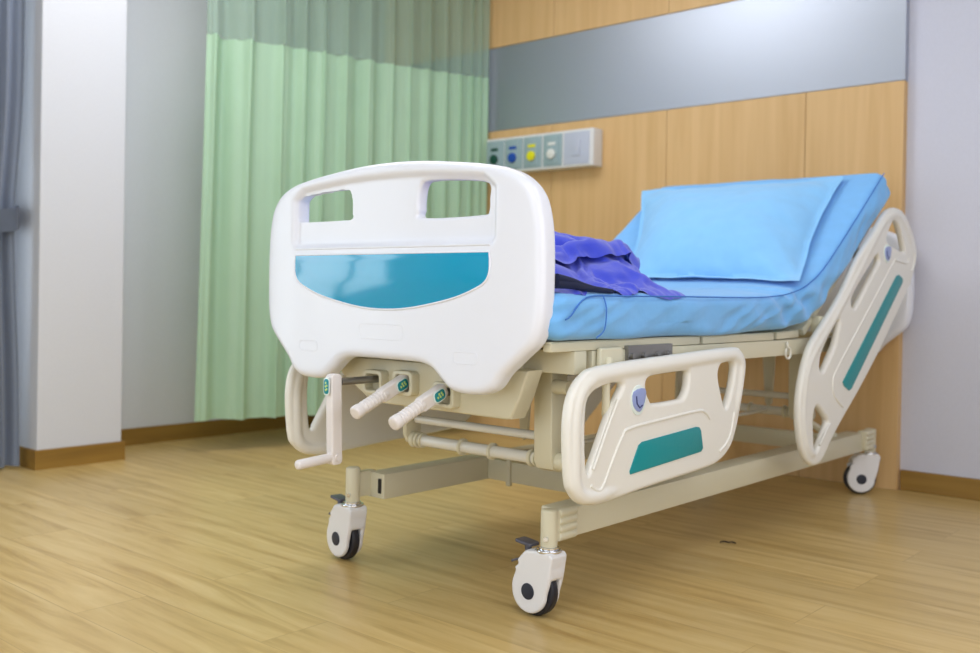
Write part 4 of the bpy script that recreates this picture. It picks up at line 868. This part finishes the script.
    -75, 336, 811, -90, 338, 805, -126, 350, 822, -104, 354, 838, -76, 351, 844, -50, 356, 855, -24, 348, 873, 4, 331, 865, 30, 324, 873, 61, 317, 872, 92, 312, 879, 117, 302, 861, 136, 285, 842, 163, 272, 842, 180, 256, 858,
    202, 249, 840, 221, 253, 819, 242, 234, 820, 457, 200, 741, 437, 202, 751, 416, 206, 741, 391, 206, 745, 369, 201, 756, 346, 206, 746, 324, 216, 754, 305, 226, 765, 292, 238, 781, 272, 242, 788, 258, 256, 785, 240, 262, 793,
    231, 271, 809, 216, 277, 822, 198, 277, 833, 182, 280, 845, 162, 283, 855, 143, 291, 867, 129, 290, 881, 110, 295, 879, 95, 302, 888, 80, 308, 893, 64, 317, 896, 49, 325, 896, 34, 334, 888, 20, 343, 880, 10, 345, 865,
    -3, 354, 854, -13, 356, 840, -26, 356, 850, -33, 353, 835, -45, 352, 824, -58, 352, 814, -74, 354, 809, -85, 353, 795, -122, 364, 811, -97, 364, 824, -74, 369, 841, -56, 370, 864, -28, 364, 858, 3, 356, 867, 33, 342, 866,
    61, 335, 877, 92, 329, 876, 110, 316, 853, 137, 304, 844, 162, 291, 844, 179, 275, 863, 205, 260, 854, 227, 253, 836, 245, 249, 813, 457, 213, 748, 435, 216, 744, 412, 220, 749, 392, 213, 760, 369, 215, 748, 345, 222, 745,
    323, 230, 754, 303, 239, 763, 286, 248, 776, 274, 254, 793, 256, 263, 796, 240, 275, 793, 223, 280, 803, 207, 285, 815, 193, 289, 828, 178, 295, 844, 164, 297, 861, 149, 301, 878, 128, 305, 874, 110, 313, 879, 96, 319, 890,
    80, 326, 896, 64, 334, 897, 53, 338, 886, 40, 346, 876, 26, 356, 870, 20, 356, 853, 9, 364, 844, -6, 370, 852, -21, 374, 846, -32, 372, 833, -47, 372, 826, -61, 371, 814, -67, 368, 798, -80, 367, 786, -117, 378, 801,
    -100, 382, 823, -80, 385, 844, -52, 381, 850, -24, 381, 861, -2, 366, 878, 30, 354, 882, 58, 352, 874, 90, 346, 871, 111, 334, 853, 138, 320, 849, 164, 308, 846, 182, 292, 864, 209, 275, 861, 223, 270, 834, 244, 265, 812,
    452, 226, 746, 434, 223, 758, 413, 227, 763, 390, 228, 756, 369, 230, 742, 346, 237, 745, 324, 246, 754, 307, 252, 768, 292, 257, 785, 274, 268, 789, 259, 276, 800, 241, 285, 802, 223, 293, 805, 209, 298, 819, 195, 301, 833,
    188, 298, 854, 173, 308, 868, 150, 313, 867, 130, 322, 871, 112, 330, 879, 97, 337, 890, 79, 341, 889, 62, 346, 887, 48, 355, 890, 45, 364, 875, 37, 368, 860, 24, 374, 850, 10, 382, 853, -5, 389, 850, -15, 390, 836,
    -31, 392, 832, -43, 389, 819, -56, 387, 806, -70, 386, 794, -76, 382, 777, -113, 392, 793, -95, 397, 815, -77, 401, 837, -49, 398, 848, -28, 395, 870, 1, 382, 872, 26, 371, 886, 58, 370, 875, 84, 361, 865, 112, 349, 859,
    138, 334, 859, 162, 324, 850, 183, 307, 859, 213, 291, 865, 221, 285, 834, 250, 276, 821, 439, 229, 741, 433, 237, 760, 411, 241, 759, 394, 238, 744, 371, 245, 744, 348, 253, 746, 329, 260, 758, 315, 263, 776, 298, 271, 788,
    279, 282, 792, 263, 290, 801, 245, 298, 800, 228, 306, 808, 212, 311, 820, 207, 306, 839, 190, 312, 848, 175, 322, 863, 155, 329, 871, 136, 338, 873, 116, 348, 884, 97, 352, 878, 80, 357, 879, 65, 364, 885, 50, 372, 886,
    39, 381, 878, 38, 385, 860, 29, 390, 850, 15, 397, 843, 1, 403, 838, -15, 409, 839, -26, 409, 825, -43, 408, 818, -56, 406, 804, -68, 402, 788, -72, 397, 771, -109, 407, 787, -92, 412, 809, -69, 411, 827, -49, 415, 849,
    -22, 405, 858, -2, 397, 882, 29, 388, 890, 60, 379, 894, 86, 367, 887, 112, 353, 872, 140, 348, 860, 166, 335, 859, 191, 324, 860, 218, 304, 866, 227, 298, 835, 247, 286, 811, 447, 239, 745, 431, 249, 755, 412, 246, 746,
    392, 252, 740, 374, 258, 753, 354, 268, 748, 338, 271, 765, 322, 277, 780, 303, 287, 786, 286, 295, 797, 268, 304, 797, 251, 312, 804, 234, 320, 810, 223, 319, 827, 212, 319, 843, 192, 326, 841, 172, 334, 847, 157, 345, 864,
    140, 355, 869, 121, 364, 871, 98, 370, 872, 80, 376, 871, 69, 384, 880, 54, 391, 880, 41, 399, 878, 37, 402, 863, 31, 408, 849, 20, 414, 840, 6, 421, 834, -10, 427, 836, -27, 428, 828, -42, 426, 816, -51, 422, 798,
    -65, 419, 784, -68, 413, 766, -106, 423, 782, -84, 423, 800, -63, 425, 820, -43, 428, 842, -15, 420, 852, -1, 414, 880, 30, 404, 886, 59, 393, 890, 87, 381, 889, 111, 366, 885, 135, 352, 881, 167, 346, 870, 190, 330, 871,
    221, 318, 867, 232, 311, 836, 252, 298, 812, 452, 248, 751, 433, 253, 743, 414, 259, 747, 394, 265, 740, 379, 271, 754, 358, 278, 758, 338, 286, 760, 329, 292, 779, 310, 302, 786, 293, 311, 797, 276, 319, 803, 258, 328, 803,
    242, 332, 815, 233, 330, 833, 218, 335, 844, 199, 339, 850, 180, 348, 846, 160, 356, 852, 138, 366, 856, 118, 376, 859, 99, 385, 863, 85, 392, 874, 71, 396, 866, 57, 401, 864, 46, 410, 865, 35, 421, 865, 29, 426, 852,
    23, 432, 838, 10, 439, 831, -6, 445, 831, -20, 443, 819, -38, 444, 813, -52, 440, 798, -58, 435, 779, -65, 430, 762, -102, 439, 779, -80, 438, 795, -63, 441, 819, -35, 438, 830, -10, 436, 849, 2, 430, 879, 31, 418, 877,
    60, 407, 886, 87, 393, 883, 112, 379, 880, 138, 366, 875, 164, 355, 880, 192, 342, 874, 222, 331, 867, 237, 321, 837, 257, 308, 813, 454, 257, 744, 435, 265, 742, 416, 271, 748, 398, 278, 740, 382, 285, 752, 362, 292, 752,
    343, 301, 759, 334, 308, 778, 317, 318, 789, 298, 327, 795, 283, 334, 806, 265, 343, 806, 253, 344, 822, 236, 346, 833, 217, 348, 833, 204, 355, 846, 185, 361, 855, 164, 372, 854, 143, 381, 860, 123, 392, 863, 104, 401, 862,
    88, 408, 870, 73, 412, 863, 62, 414, 853, 51, 422, 852, 41, 433, 853, 29, 445, 854, 25, 451, 840, 11, 457, 835, -3, 463, 827, -16, 460, 814, -32, 458, 803, -51, 458, 796, -56, 453, 776, -62, 448, 759, -99, 457, 779,
    -76, 455, 793, -57, 456, 815, -29, 452, 825, -7, 452, 847, 4, 446, 877, 32, 432, 872, 61, 421, 880, 89, 407, 882, 112, 392, 875, 139, 379, 875, 166, 367, 874, 194, 356, 874, 224, 343, 867, 243, 330, 843, 259, 319, 814,
    458, 269, 740, 439, 277, 746, 420, 284, 749, 403, 292, 741, 386, 299, 750, 366, 307, 750, 349, 316, 759, 339, 323, 777, 323, 332, 789, 306, 341, 800, 289, 348, 810, 271, 357, 810, 257, 359, 823, 237, 357, 821, 220, 363, 829,
    204, 369, 839, 190, 376, 854, 170, 385, 860, 149, 396, 860, 128, 405, 858, 111, 413, 868, 94, 417, 859, 79, 425, 856, 68, 428, 846, 56, 433, 840, 45, 444, 840, 35, 456, 841, 26, 470, 842, 13, 476, 834, 4, 479, 820,
    -12, 478, 810, -30, 477, 801, -46, 475, 789, -61, 470, 775, -63, 465, 756, -98, 474, 780, -76, 472, 796, -50, 467, 805, -25, 468, 821, -6, 468, 844, 4, 462, 874, 32, 448, 867, 60, 430, 868, 88, 421, 876, 114, 407, 879,
    140, 394, 875, 167, 382, 873, 195, 369, 870, 224, 357, 866, 246, 343, 846, 263, 331, 819, 463, 282, 743, 444, 290, 747, 424, 298, 749, 407, 306, 741, 388, 313, 745, 371, 321, 751, 354, 330, 760, 342, 338, 775, 325, 347, 785,
    310, 355, 799, 295, 361, 813, 277, 370, 814, 257, 366, 810, 239, 372, 818, 223, 378, 828, 207, 384, 837, 195, 390, 853, 174, 399, 857, 153, 408, 855, 135, 415, 866, 116, 420, 857, 99, 428, 852, 84, 437, 848, 69, 443, 850,
    58, 449, 842, 51, 456, 829, 38, 466, 826, 27, 478, 825, 19, 492, 825, 4, 498, 820, -12, 497, 809, -24, 494, 794, -38, 489, 779, -57, 488, 771, -65, 484, 753, -96, 492, 784, -71, 484, 787, -46, 483, 799, -24, 484, 818,
    -4, 483, 841, 5, 478, 871, 34, 463, 871, 60, 446, 862, 88, 433, 865, 114, 423, 876, 141, 410, 875, 168, 397, 873, 195, 384, 867, 225, 372, 864, 248, 357, 847, 266, 344, 824, 466, 296, 742, 448, 304, 747, 428, 310, 742,
    411, 317, 750, 392, 325, 753, 375, 336, 753, 359, 344, 763, 344, 352, 774, 331, 358, 790, 316, 365, 804, 296, 367, 800, 276, 375, 801, 260, 381, 812, 241, 387, 818, 224, 393, 825, 215, 396, 842, 195, 402, 844, 175, 411, 849,
    159, 417, 864, 139, 424, 858, 119, 432, 859, 101, 441, 858, 84, 449, 856, 74, 455, 844, 62, 465, 840, 50, 473, 832, 45, 480, 818, 34, 493, 818, 23, 502, 809, 8, 511, 805, -9, 516, 804, -25, 513, 790, -35, 507, 773,
    -51, 502, 760, -70, 501, 752, -94, 509, 787, -69, 501, 784, -45, 499, 796, -23, 500, 815, -4, 500, 837, 6, 494, 867, 31, 475, 859, 60, 462, 855, 87, 450, 868, 116, 438, 870, 144, 427, 873, 171, 414, 873, 198, 400, 872,
    225, 388, 862, 249, 373, 848, 269, 360, 827, 471, 309, 743, 450, 316, 741, 430, 324, 740, 414, 332, 750, 396, 338, 758, 378, 345, 765, 362, 358, 766, 349, 363, 780, 336, 369, 796, 315, 370, 792, 296, 379, 795, 279, 388, 806,
    259, 395, 811, 240, 402, 817, 230, 404, 834, 211, 409, 834, 194, 417, 842, 180, 422, 859, 160, 430, 857, 140, 438, 860, 121, 445, 854, 103, 454, 857, 86, 463, 854, 72, 470, 846, 66, 478, 832, 53, 489, 831, 43, 498, 820,
    38, 507, 807, 27, 520, 807, 13, 530, 802, -1, 527, 790, -19, 528, 780, -37, 525, 768, -49, 518, 752, -70, 520, 753, -92, 526, 790, -68, 518, 782, -45, 516, 793, -23, 516, 812, -4, 516, 834, 9, 510, 863, 30, 489, 848,
    59, 479, 859, 89, 468, 864, 118, 456, 871, 147, 444, 870, 174, 431, 871, 201, 416, 871, 222, 402, 853, 249, 389, 846, 265, 376, 823, 473, 322, 741, 452, 329, 744, 431, 337, 746, 412, 344, 745, 393, 350, 752, 382, 358, 767,
    366, 369, 773, 354, 373, 789, 334, 376, 786, 315, 384, 794, 295, 393, 796, 277, 402, 805, 257, 410, 810, 246, 411, 829, 226, 419, 828, 210, 426, 835, 198, 430, 852, 177, 436, 852, 159, 446, 858, 140, 452, 854, 122, 458, 859,
    104, 468, 856, 90, 472, 844, 75, 483, 840, 61, 493, 834, 56, 500, 818, 47, 515, 819, 38, 526, 809, 31, 534, 794, 18, 545, 791, 5, 542, 778, -11, 538, 766, -29, 535, 754, -49, 535, 745, -67, 537, 755, -90, 542, 791,
    -68, 535, 779, -45, 532, 792, -33, 528, 818, -10, 532, 836, 14, 526, 857, 33, 505, 840, 63, 496, 852, 92, 487, 866, 122, 475, 871, 151, 462, 869, 179, 448, 868, 203, 430, 861, 229, 414, 864, 243, 404, 839, 264, 393, 820,
    474, 334, 740, 453, 342, 744, 432, 350, 747, 412, 357, 750, 392, 364, 752, 384, 372, 770, 369, 380, 782, 350, 384, 781, 330, 389, 783, 314, 398, 796, 294, 408, 797, 274, 417, 804, 261, 420, 823, 242, 428, 832, 223, 437, 829,
    211, 442, 845, 194, 448, 852, 175, 454, 846, 159, 463, 855, 140, 468, 858, 120, 473, 860, 106, 482, 849, 87, 486, 849, 75, 498, 840, 63, 509, 830, 59, 516, 814, 48, 524, 803, 44, 541, 801, 34, 552, 791, 22, 560, 780,
    8, 558, 769, -9, 555, 757, -25, 550, 744, -47, 553, 744, -62, 553, 758, -99, 551, 779, -74, 550, 786, -48, 548, 794, -41, 543, 822, -19, 546, 843, 13, 540, 845, 40, 522, 835, 66, 514, 857, 101, 502, 864, 127, 492, 866,
    155, 477, 860, 184, 465, 863, 204, 443, 872, 230, 431, 862, 250, 418, 844, 271, 407, 826, 475, 346, 741, 453, 354, 741, 431, 361, 742, 410, 369, 745, 392, 378, 753, 382, 386, 771, 365, 393, 780, 345, 399, 782, 325, 404, 781,
    312, 413, 797, 291, 424, 798, 275, 430, 815, 251, 432, 817, 239, 446, 831, 219, 455, 834, 206, 460, 849, 187, 463, 842, 170, 469, 851, 153, 478, 846, 134, 480, 848, 114, 487, 852, 95, 493, 855, 81, 500, 846, 79, 508, 828,
    67, 521, 820, 54, 533, 815, 54, 540, 798, 48, 548, 784, 41, 564, 778, 29, 571, 767, 15, 570, 756, -2, 566, 745, -23, 567, 741, -43, 568, 750, -64, 570, 754, -99, 567, 775, -73, 564, 778, -55, 563, 799, -48, 558, 827,
    -19, 562, 838, 7, 544, 829, 38, 540, 841, 65, 524, 838, 100, 507, 843, 126, 509, 856, 157, 494, 868, 184, 476, 874, 210, 459, 876, 230, 447, 857, 251, 433, 840, 275, 422, 826, 475, 358, 744, 452, 365, 744, 431, 373, 742,
    410, 382, 745, 392, 392, 755, 380, 401, 771, 358, 404, 770, 340, 414, 777, 321, 420, 780, 310, 430, 798, 290, 439, 807, 265, 441, 806, 242, 448, 811, 235, 464, 828, 220, 472, 842, 199, 472, 837, 186, 480, 851, 168, 486, 858,
    150, 493, 856, 134, 497, 848, 114, 504, 853, 93, 512, 854, 78, 520, 842, 82, 525, 825, 69, 538, 818, 60, 548, 805, 51, 558, 794, 54, 564, 778, 49, 573, 763, 37, 581, 753, 21, 582, 745, 2, 583, 741, -20, 584, 741,
    -41, 585, 744, -60, 587, 754, -98, 582, 766, -76, 581, 781, -66, 574, 806, -52, 573, 832, -21, 571, 824, 10, 559, 822, 42, 551, 829, 72, 534, 838, 102, 524, 836, 131, 510, 840, 159, 498, 848, 188, 488, 864, 214, 473, 876,
    237, 456, 866, 258, 441, 850, 280, 433, 832, 474, 371, 745, 453, 378, 741, 432, 386, 747, 411, 396, 746, 395, 405, 761, 374, 412, 763, 351, 416, 763, 332, 425, 768, 322, 436, 783, 304, 445, 794, 282, 452, 800, 257, 454, 799,
    236, 462, 808, 226, 477, 824, 212, 487, 839, 192, 487, 832, 180, 496, 846, 165, 504, 859, 148, 511, 860, 133, 517, 850, 114, 521, 847, 94, 530, 848, 75, 540, 845, 71, 545, 823, 77, 551, 807, 68, 561, 794, 58, 574, 789,
    49, 583, 776, 51, 592, 761, 40, 599, 749, 23, 601, 748, 4, 602, 741, -17, 602, 741, -39, 603, 742, -55, 605, 755, -94, 600, 763, -81, 598, 786, -76, 587, 812, -47, 584, 819, -18, 586, 830, 14, 574, 823, 46, 564, 830,
    82, 547, 826, 106, 535, 836, 136, 523, 836, 161, 510, 849, 190, 500, 857, 217, 485, 870, 230, 462, 855, 258, 455, 846, 285, 444, 838, 474, 385, 744, 452, 392, 740, 433, 400, 750, 411, 408, 754, 390, 418, 758, 367, 422, 753,
    349, 431, 763, 329, 440, 767, 312, 447, 778, 298, 459, 790, 275, 464, 794, 251, 466, 793, 231, 475, 803, 217, 487, 819, 208, 500, 835, 187, 501, 830, 181, 513, 848, 163, 521, 854, 145, 528, 857, 128, 534, 856, 110, 539, 853,
    95, 546, 847, 78, 557, 841, 70, 565, 822, 70, 571, 803, 75, 578, 788, 64, 589, 777, 52, 602, 774, 40, 607, 763, 42, 618, 749, 25, 619, 743, 5, 620, 742, -15, 619, 749, -35, 622, 742, -56, 620, 743, -88, 618, 766,
    -94, 610, 791, -75, 605, 813, -46, 599, 810, -15, 595, 816, 17, 588, 828, 46, 573, 819, 79, 554, 819, 107, 543, 826, 137, 534, 836, 165, 520, 844, 189, 511, 864, 219, 497, 865, 231, 475, 849, 248, 454, 836, 275, 443, 828,
    471, 399, 741, 450, 405, 747, 428, 411, 741, 410, 423, 750, 386, 427, 746, 366, 436, 754, 346, 446, 762, 327, 454, 769, 306, 460, 773, 292, 471, 785, 270, 470, 784, 250, 478, 792, 228, 486, 799, 222, 499, 818, 206, 511, 830,
    184, 514, 827, 182, 527, 846, 163, 537, 852, 145, 544, 853, 128, 544, 846, 113, 545, 837, 98, 555, 831, 82, 565, 826, 68, 581, 823, 68, 590, 802, 64, 593, 786, 69, 607, 774, 57, 612, 760, 45, 625, 767, 38, 636, 754,
    26, 638, 742, 6, 639, 746, -15, 638, 746, -36, 638, 750, -53, 638, 741, -78, 633, 772, -94, 629, 793, -73, 624, 811, -44, 617, 808, -17, 611, 823, 16, 602, 819, 49, 590, 818, 82, 572, 818, 108, 555, 818, 139, 542, 824,
    162, 531, 842, 189, 523, 860, 218, 510, 859, 232, 488, 844, 246, 466, 828, 267, 448, 816, 468, 413, 741, 447, 419, 742, 425, 425, 746, 403, 431, 740, 383, 441, 750, 360, 447, 747, 340, 457, 756, 319, 462, 760, 307, 473, 773,
    286, 476, 775, 265, 480, 777, 247, 489, 786, 228, 497, 795, 224, 510, 814, 205, 522, 823, 184, 526, 821, 184, 540, 840, 166, 547, 842, 147, 542, 836, 132, 550, 830, 117, 561, 831, 102, 574, 828, 90, 583, 817, 76, 598, 816,
    77, 603, 797, 61, 610, 790, 58, 622, 775, 60, 631, 757, 46, 643, 763, 30, 651, 762, 26, 657, 745, 6, 657, 741, -14, 656, 743, -34, 657, 750, -52, 656, 741, -84, 649, 765, -92, 647, 791, -70, 642, 809, -41, 635, 806,
    -13, 628, 818, 15, 612, 833, 43, 593, 833, 76, 580, 834, 104, 571, 819, 135, 560, 822, 161, 539, 831, 186, 537, 853, 216, 524, 852, 227, 501, 836, 242, 480, 821, 264, 462, 808, 466, 426, 744, 445, 432, 746, 424, 438, 746,
    401, 445, 740, 378, 452, 743, 356, 460, 751, 334, 466, 747, 316, 475, 756, 302, 485, 768, 283, 487, 768, 263, 490, 770, 244, 497, 778, 229, 508, 790, 226, 521, 808, 207, 532, 815, 185, 538, 814, 186, 552, 832, 167, 549, 824,
    151, 558, 830, 135, 566, 834, 123, 579, 829, 109, 591, 822, 96, 602, 816, 84, 602, 802, 72, 617, 806, 64, 628, 791, 65, 638, 773, 62, 648, 756, 44, 651, 747, 39, 666, 758, 22, 660, 762, 4, 664, 757, -10, 674, 746,
    -30, 673, 743, -50, 674, 742, -86, 666, 762, -88, 666, 789, -67, 661, 807, -38, 654, 810, -8, 644, 810, 8, 615, 815, 41, 605, 820, 71, 596, 834, 98, 574, 836, 127, 564, 842, 157, 558, 834, 185, 553, 846, 213, 538, 842,
    234, 516, 834, 240, 494, 814, 262, 476, 802, 463, 438, 740, 444, 445, 744, 422, 452, 746, 400, 459, 741, 377, 466, 742, 355, 474, 748, 332, 479, 745, 313, 488, 752, 299, 497, 762, 280, 500, 763, 261, 501, 762, 243, 508, 769,
    232, 520, 783, 230, 533, 802, 210, 544, 807, 187, 550, 806, 184, 564, 823, 164, 559, 814, 150, 570, 818, 135, 581, 822, 121, 580, 810, 106, 588, 804, 93, 599, 798, 92, 618, 804, 78, 632, 803, 67, 644, 790, 68, 654, 771,
    51, 659, 760, 50, 665, 741, 31, 670, 744, 15, 672, 752, 8, 678, 768, -11, 680, 763, -30, 684, 757, -47, 690, 749, -89, 684, 761, -74, 670, 778, -60, 678, 802, -35, 666, 794, -16, 641, 792, 12, 622, 797, 40, 624, 818,
    69, 607, 819, 98, 593, 831, 124, 578, 846, 155, 568, 845, 187, 568, 838, 207, 546, 829, 234, 532, 829, 241, 509, 809, 258, 488, 794, 462, 451, 740, 442, 457, 741, 421, 464, 744, 399, 472, 741, 376, 479, 741, 354, 487, 745,
    332, 494, 742, 312, 502, 747, 295, 510, 754, 277, 510, 752, 261, 516, 756, 243, 521, 761, 239, 533, 777, 232, 547, 794, 210, 551, 793, 190, 563, 798, 183, 578, 815, 160, 575, 814, 143, 576, 805, 134, 592, 810, 123, 587, 796,
    109, 598, 792, 96, 610, 787, 93, 629, 793, 83, 646, 798, 74, 655, 781, 59, 666, 773, 62, 666, 752, 46, 679, 749, 31, 686, 741, 14, 687, 746, 0, 689, 758, -8, 693, 774, -25, 698, 766, -44, 701, 762, -88, 699, 771,
    -65, 686, 771, -46, 685, 791, -43, 660, 776, -16, 645, 771, 15, 634, 780, 44, 629, 798, 67, 626, 824, 95, 611, 837, 124, 598, 847, 155, 586, 847, 178, 578, 827, 206, 564, 832, 227, 544, 820, 247, 523, 807, 254, 500, 786,
    462, 463, 740, 442, 469, 740, 422, 476, 741, 400, 485, 742, 377, 493, 741, 355, 502, 741, 332, 510, 741, 312, 518, 743, 293, 520, 741, 275, 524, 742, 258, 529, 745, 244, 537, 754, 235, 548, 769, 232, 562, 786, 209, 564, 782,
    193, 578, 792, 178, 592, 805, 163, 574, 798, 154, 589, 807, 140, 590, 794, 127, 603, 790, 112, 611, 782, 99, 624, 778, 91, 641, 783, 87, 659, 791, 68, 667, 786, 71, 670, 765, 62, 682, 751, 48, 692, 741, 34, 695, 753,
    18, 700, 755, 2, 704, 752, -12, 706, 764, -23, 709, 779, -42, 707, 779, -87, 702, 789, -65, 687, 790, -44, 693, 773, -41, 669, 758, -12, 658, 755, 18, 653, 770, 46, 648, 790, 72, 642, 811, 98, 620, 818, 126, 614, 837,
    147, 589, 831, 180, 594, 832, 208, 580, 827, 226, 558, 813, 246, 536, 800, 253, 512, 780,]
def garment():
    N = 51; bm = bmesh.new(); vs = []
    for k in range(N*N):
        x, y, z = GOWN[k*3]/1000, GOWN[k*3+1]/1000, GOWN[k*3+2]/1000
        x = x*.97 if x > 0 else x; h = z-.7395; y = y*(1-.13*max(0, min(1, (x-.15)/.25))) if y > 0 else y
        vs.append(bm.verts.new((x, y, surf_z(x, y)+.0025+h*.97)))
    for j in range(N-1):
        for i in range(N-1): bm.faces.new((vs[j*N+i], vs[j*N+i+1], vs[(j+1)*N+i+1], vs[(j+1)*N+i]))
    bmesh.ops.smooth_vert(bm, verts=bm.verts, factor=.45, use_axis_x=True, use_axis_y=True, use_axis_z=True)
    bmesh.ops.subdivide_edges(bm, edges=bm.edges[:], cuts=1, use_grid_fill=True, smooth=.6)
    return bm
gn = obj('folded_gown', garment(), M['gown'], None, 80)
tag(gn, 'crumpled royal blue patient garment heaped at the foot of the mattress', 'clothing')
b = bmesh.new()
for k, (dx, r) in enumerate(((0,.011), (.012,.009))):
    tube(b, smooth_path([(.436+dx*.2,-.125,.752+dx),(.438,-.07,.750+dx*.6),(.438,-.02,.744+dx*.3),(.438,.04,.740),(.436,.085,.738)], False, 6), r, False, 10, rf=lambda t: 1-.55*t)
obj('waistband', b, M['navy'], gn, 60)['label'] = 'dark navy rolled waistband'

# ------------------------------------------------------------------ scrap on the floor
b = bmesh.new(); tube(b, smooth_path([(.288,.893,.003),(.298,.899,.006),(.309,.905,.004),(.318,.912,.005),(.328,.914,.003)], False, 4), .0022, False, 6)
tag(obj('floor_scrap', b, M['scrap'], None, 40), 'tiny dark scrap lying on the plank floor to the right of the bed', 'scrap')

# ------------------------------------------------------------------ lights
def area(name, loc, rot, sx, sy, power, color):
    l = bpy.data.lights.new(name, 'AREA'); l.shape = 'RECTANGLE'; l.size = sx; l.size_y = sy; l.energy = power; l.color = color
    o = bpy.data.objects.new(name, l); col.objects.link(o); o.location = loc; o.rotation_euler = rot; return o
area('window_daylight', (WX-.14, (WY0+WY1)/2, (WZ0+WZ1)/2), (0, -PI/2, 0), WZ1-WZ0-.1, WY1-WY0-.1, 32, (.88,.94,1.0))
area('front_fill', (.9, FY-.06, 1.35), (PI/2, 0, 0), 3.4, 2.1, 24, (.90,.95,1.0))  # added fill from behind the camera, brightens footboard and walls frontally
area('right_fill', (RX-.02, -.9, 1.35), (0, PI/2, 0), 1.9, 2.6, 33, (.93,.95,1.0))  # added side fill, brightens rails, mattress side and curtain; no corridor known
CLG = [(-1.30,.15,20), (-.50,.95,10), (1.6,.75,9), (1.4,-1.7,20)]  # unseen panels added, placed and powered to brighten wall, curtain and bed
for i, (x, y, pw) in enumerate(CLG):
    e = empty('added_ceiling_light', (x, y, H), 'unseen ceiling light panel added overhead to brighten the room', 'ceiling light', 'added ceiling light panels out of view')
    b = bmesh.new()
    for q in ((-.61,.61,-.31,-.29), (-.61,.61,.29,.31), (-.61,-.59,-.31,.31), (.59,.61,-.31,.31)): box(b, *q, -.03, 0, .002)
    obj('light_frame', b, M['frame_alu'], e)
    area('added_ceiling_lamp', (x, y, H-.035), (0,0,0), 1.16, .56, pw, (.96,.97,1.0))
w = bpy.data.worlds.new('World'); sc.world = w; w.use_nodes = True
bg = w.node_tree.nodes['Background']; bg.inputs[0].default_value = (.80,.90,1.0,1); bg.inputs[1].default_value = 1.6

# ------------------------------------------------------------------ camera
yaw, pitch, roll = .7176, -.0083, .017
cyw, syw, cp, sp = math.cos(yaw), math.sin(yaw), math.cos(pitch), math.sin(pitch)
fw = Vector((-syw*cp, cyw*cp, sp)); rt = Vector((cyw, syw, 0)); up = rt.cross(fw)
r2 = rt*math.cos(roll)+up*math.sin(roll); u2 = -rt*math.sin(roll)+up*math.cos(roll)
cam = bpy.data.cameras.new('Camera'); co = bpy.data.objects.new('Camera', cam); col.objects.link(co)
Mx = Matrix((( r2.x, u2.x, -fw.x, 1.6861), (r2.y, u2.y, -fw.y, -1.7636), (r2.z, u2.z, -fw.z, .73), (0,0,0,1)))
co.matrix_world = Mx
cam.sensor_width = 36; cam.lens = 987.46*36/980; cam.shift_y = -25.5/980; cam.clip_start = .05
cam.dof.use_dof = True; cam.dof.focus_distance = 2.25; cam.dof.aperture_fstop = 2.6
sc.camera = co
sc.view_settings.view_transform = 'Standard'; sc.view_settings.look = 'None'; sc.view_settings.gamma = 1
sc.view_settings.exposure = .0
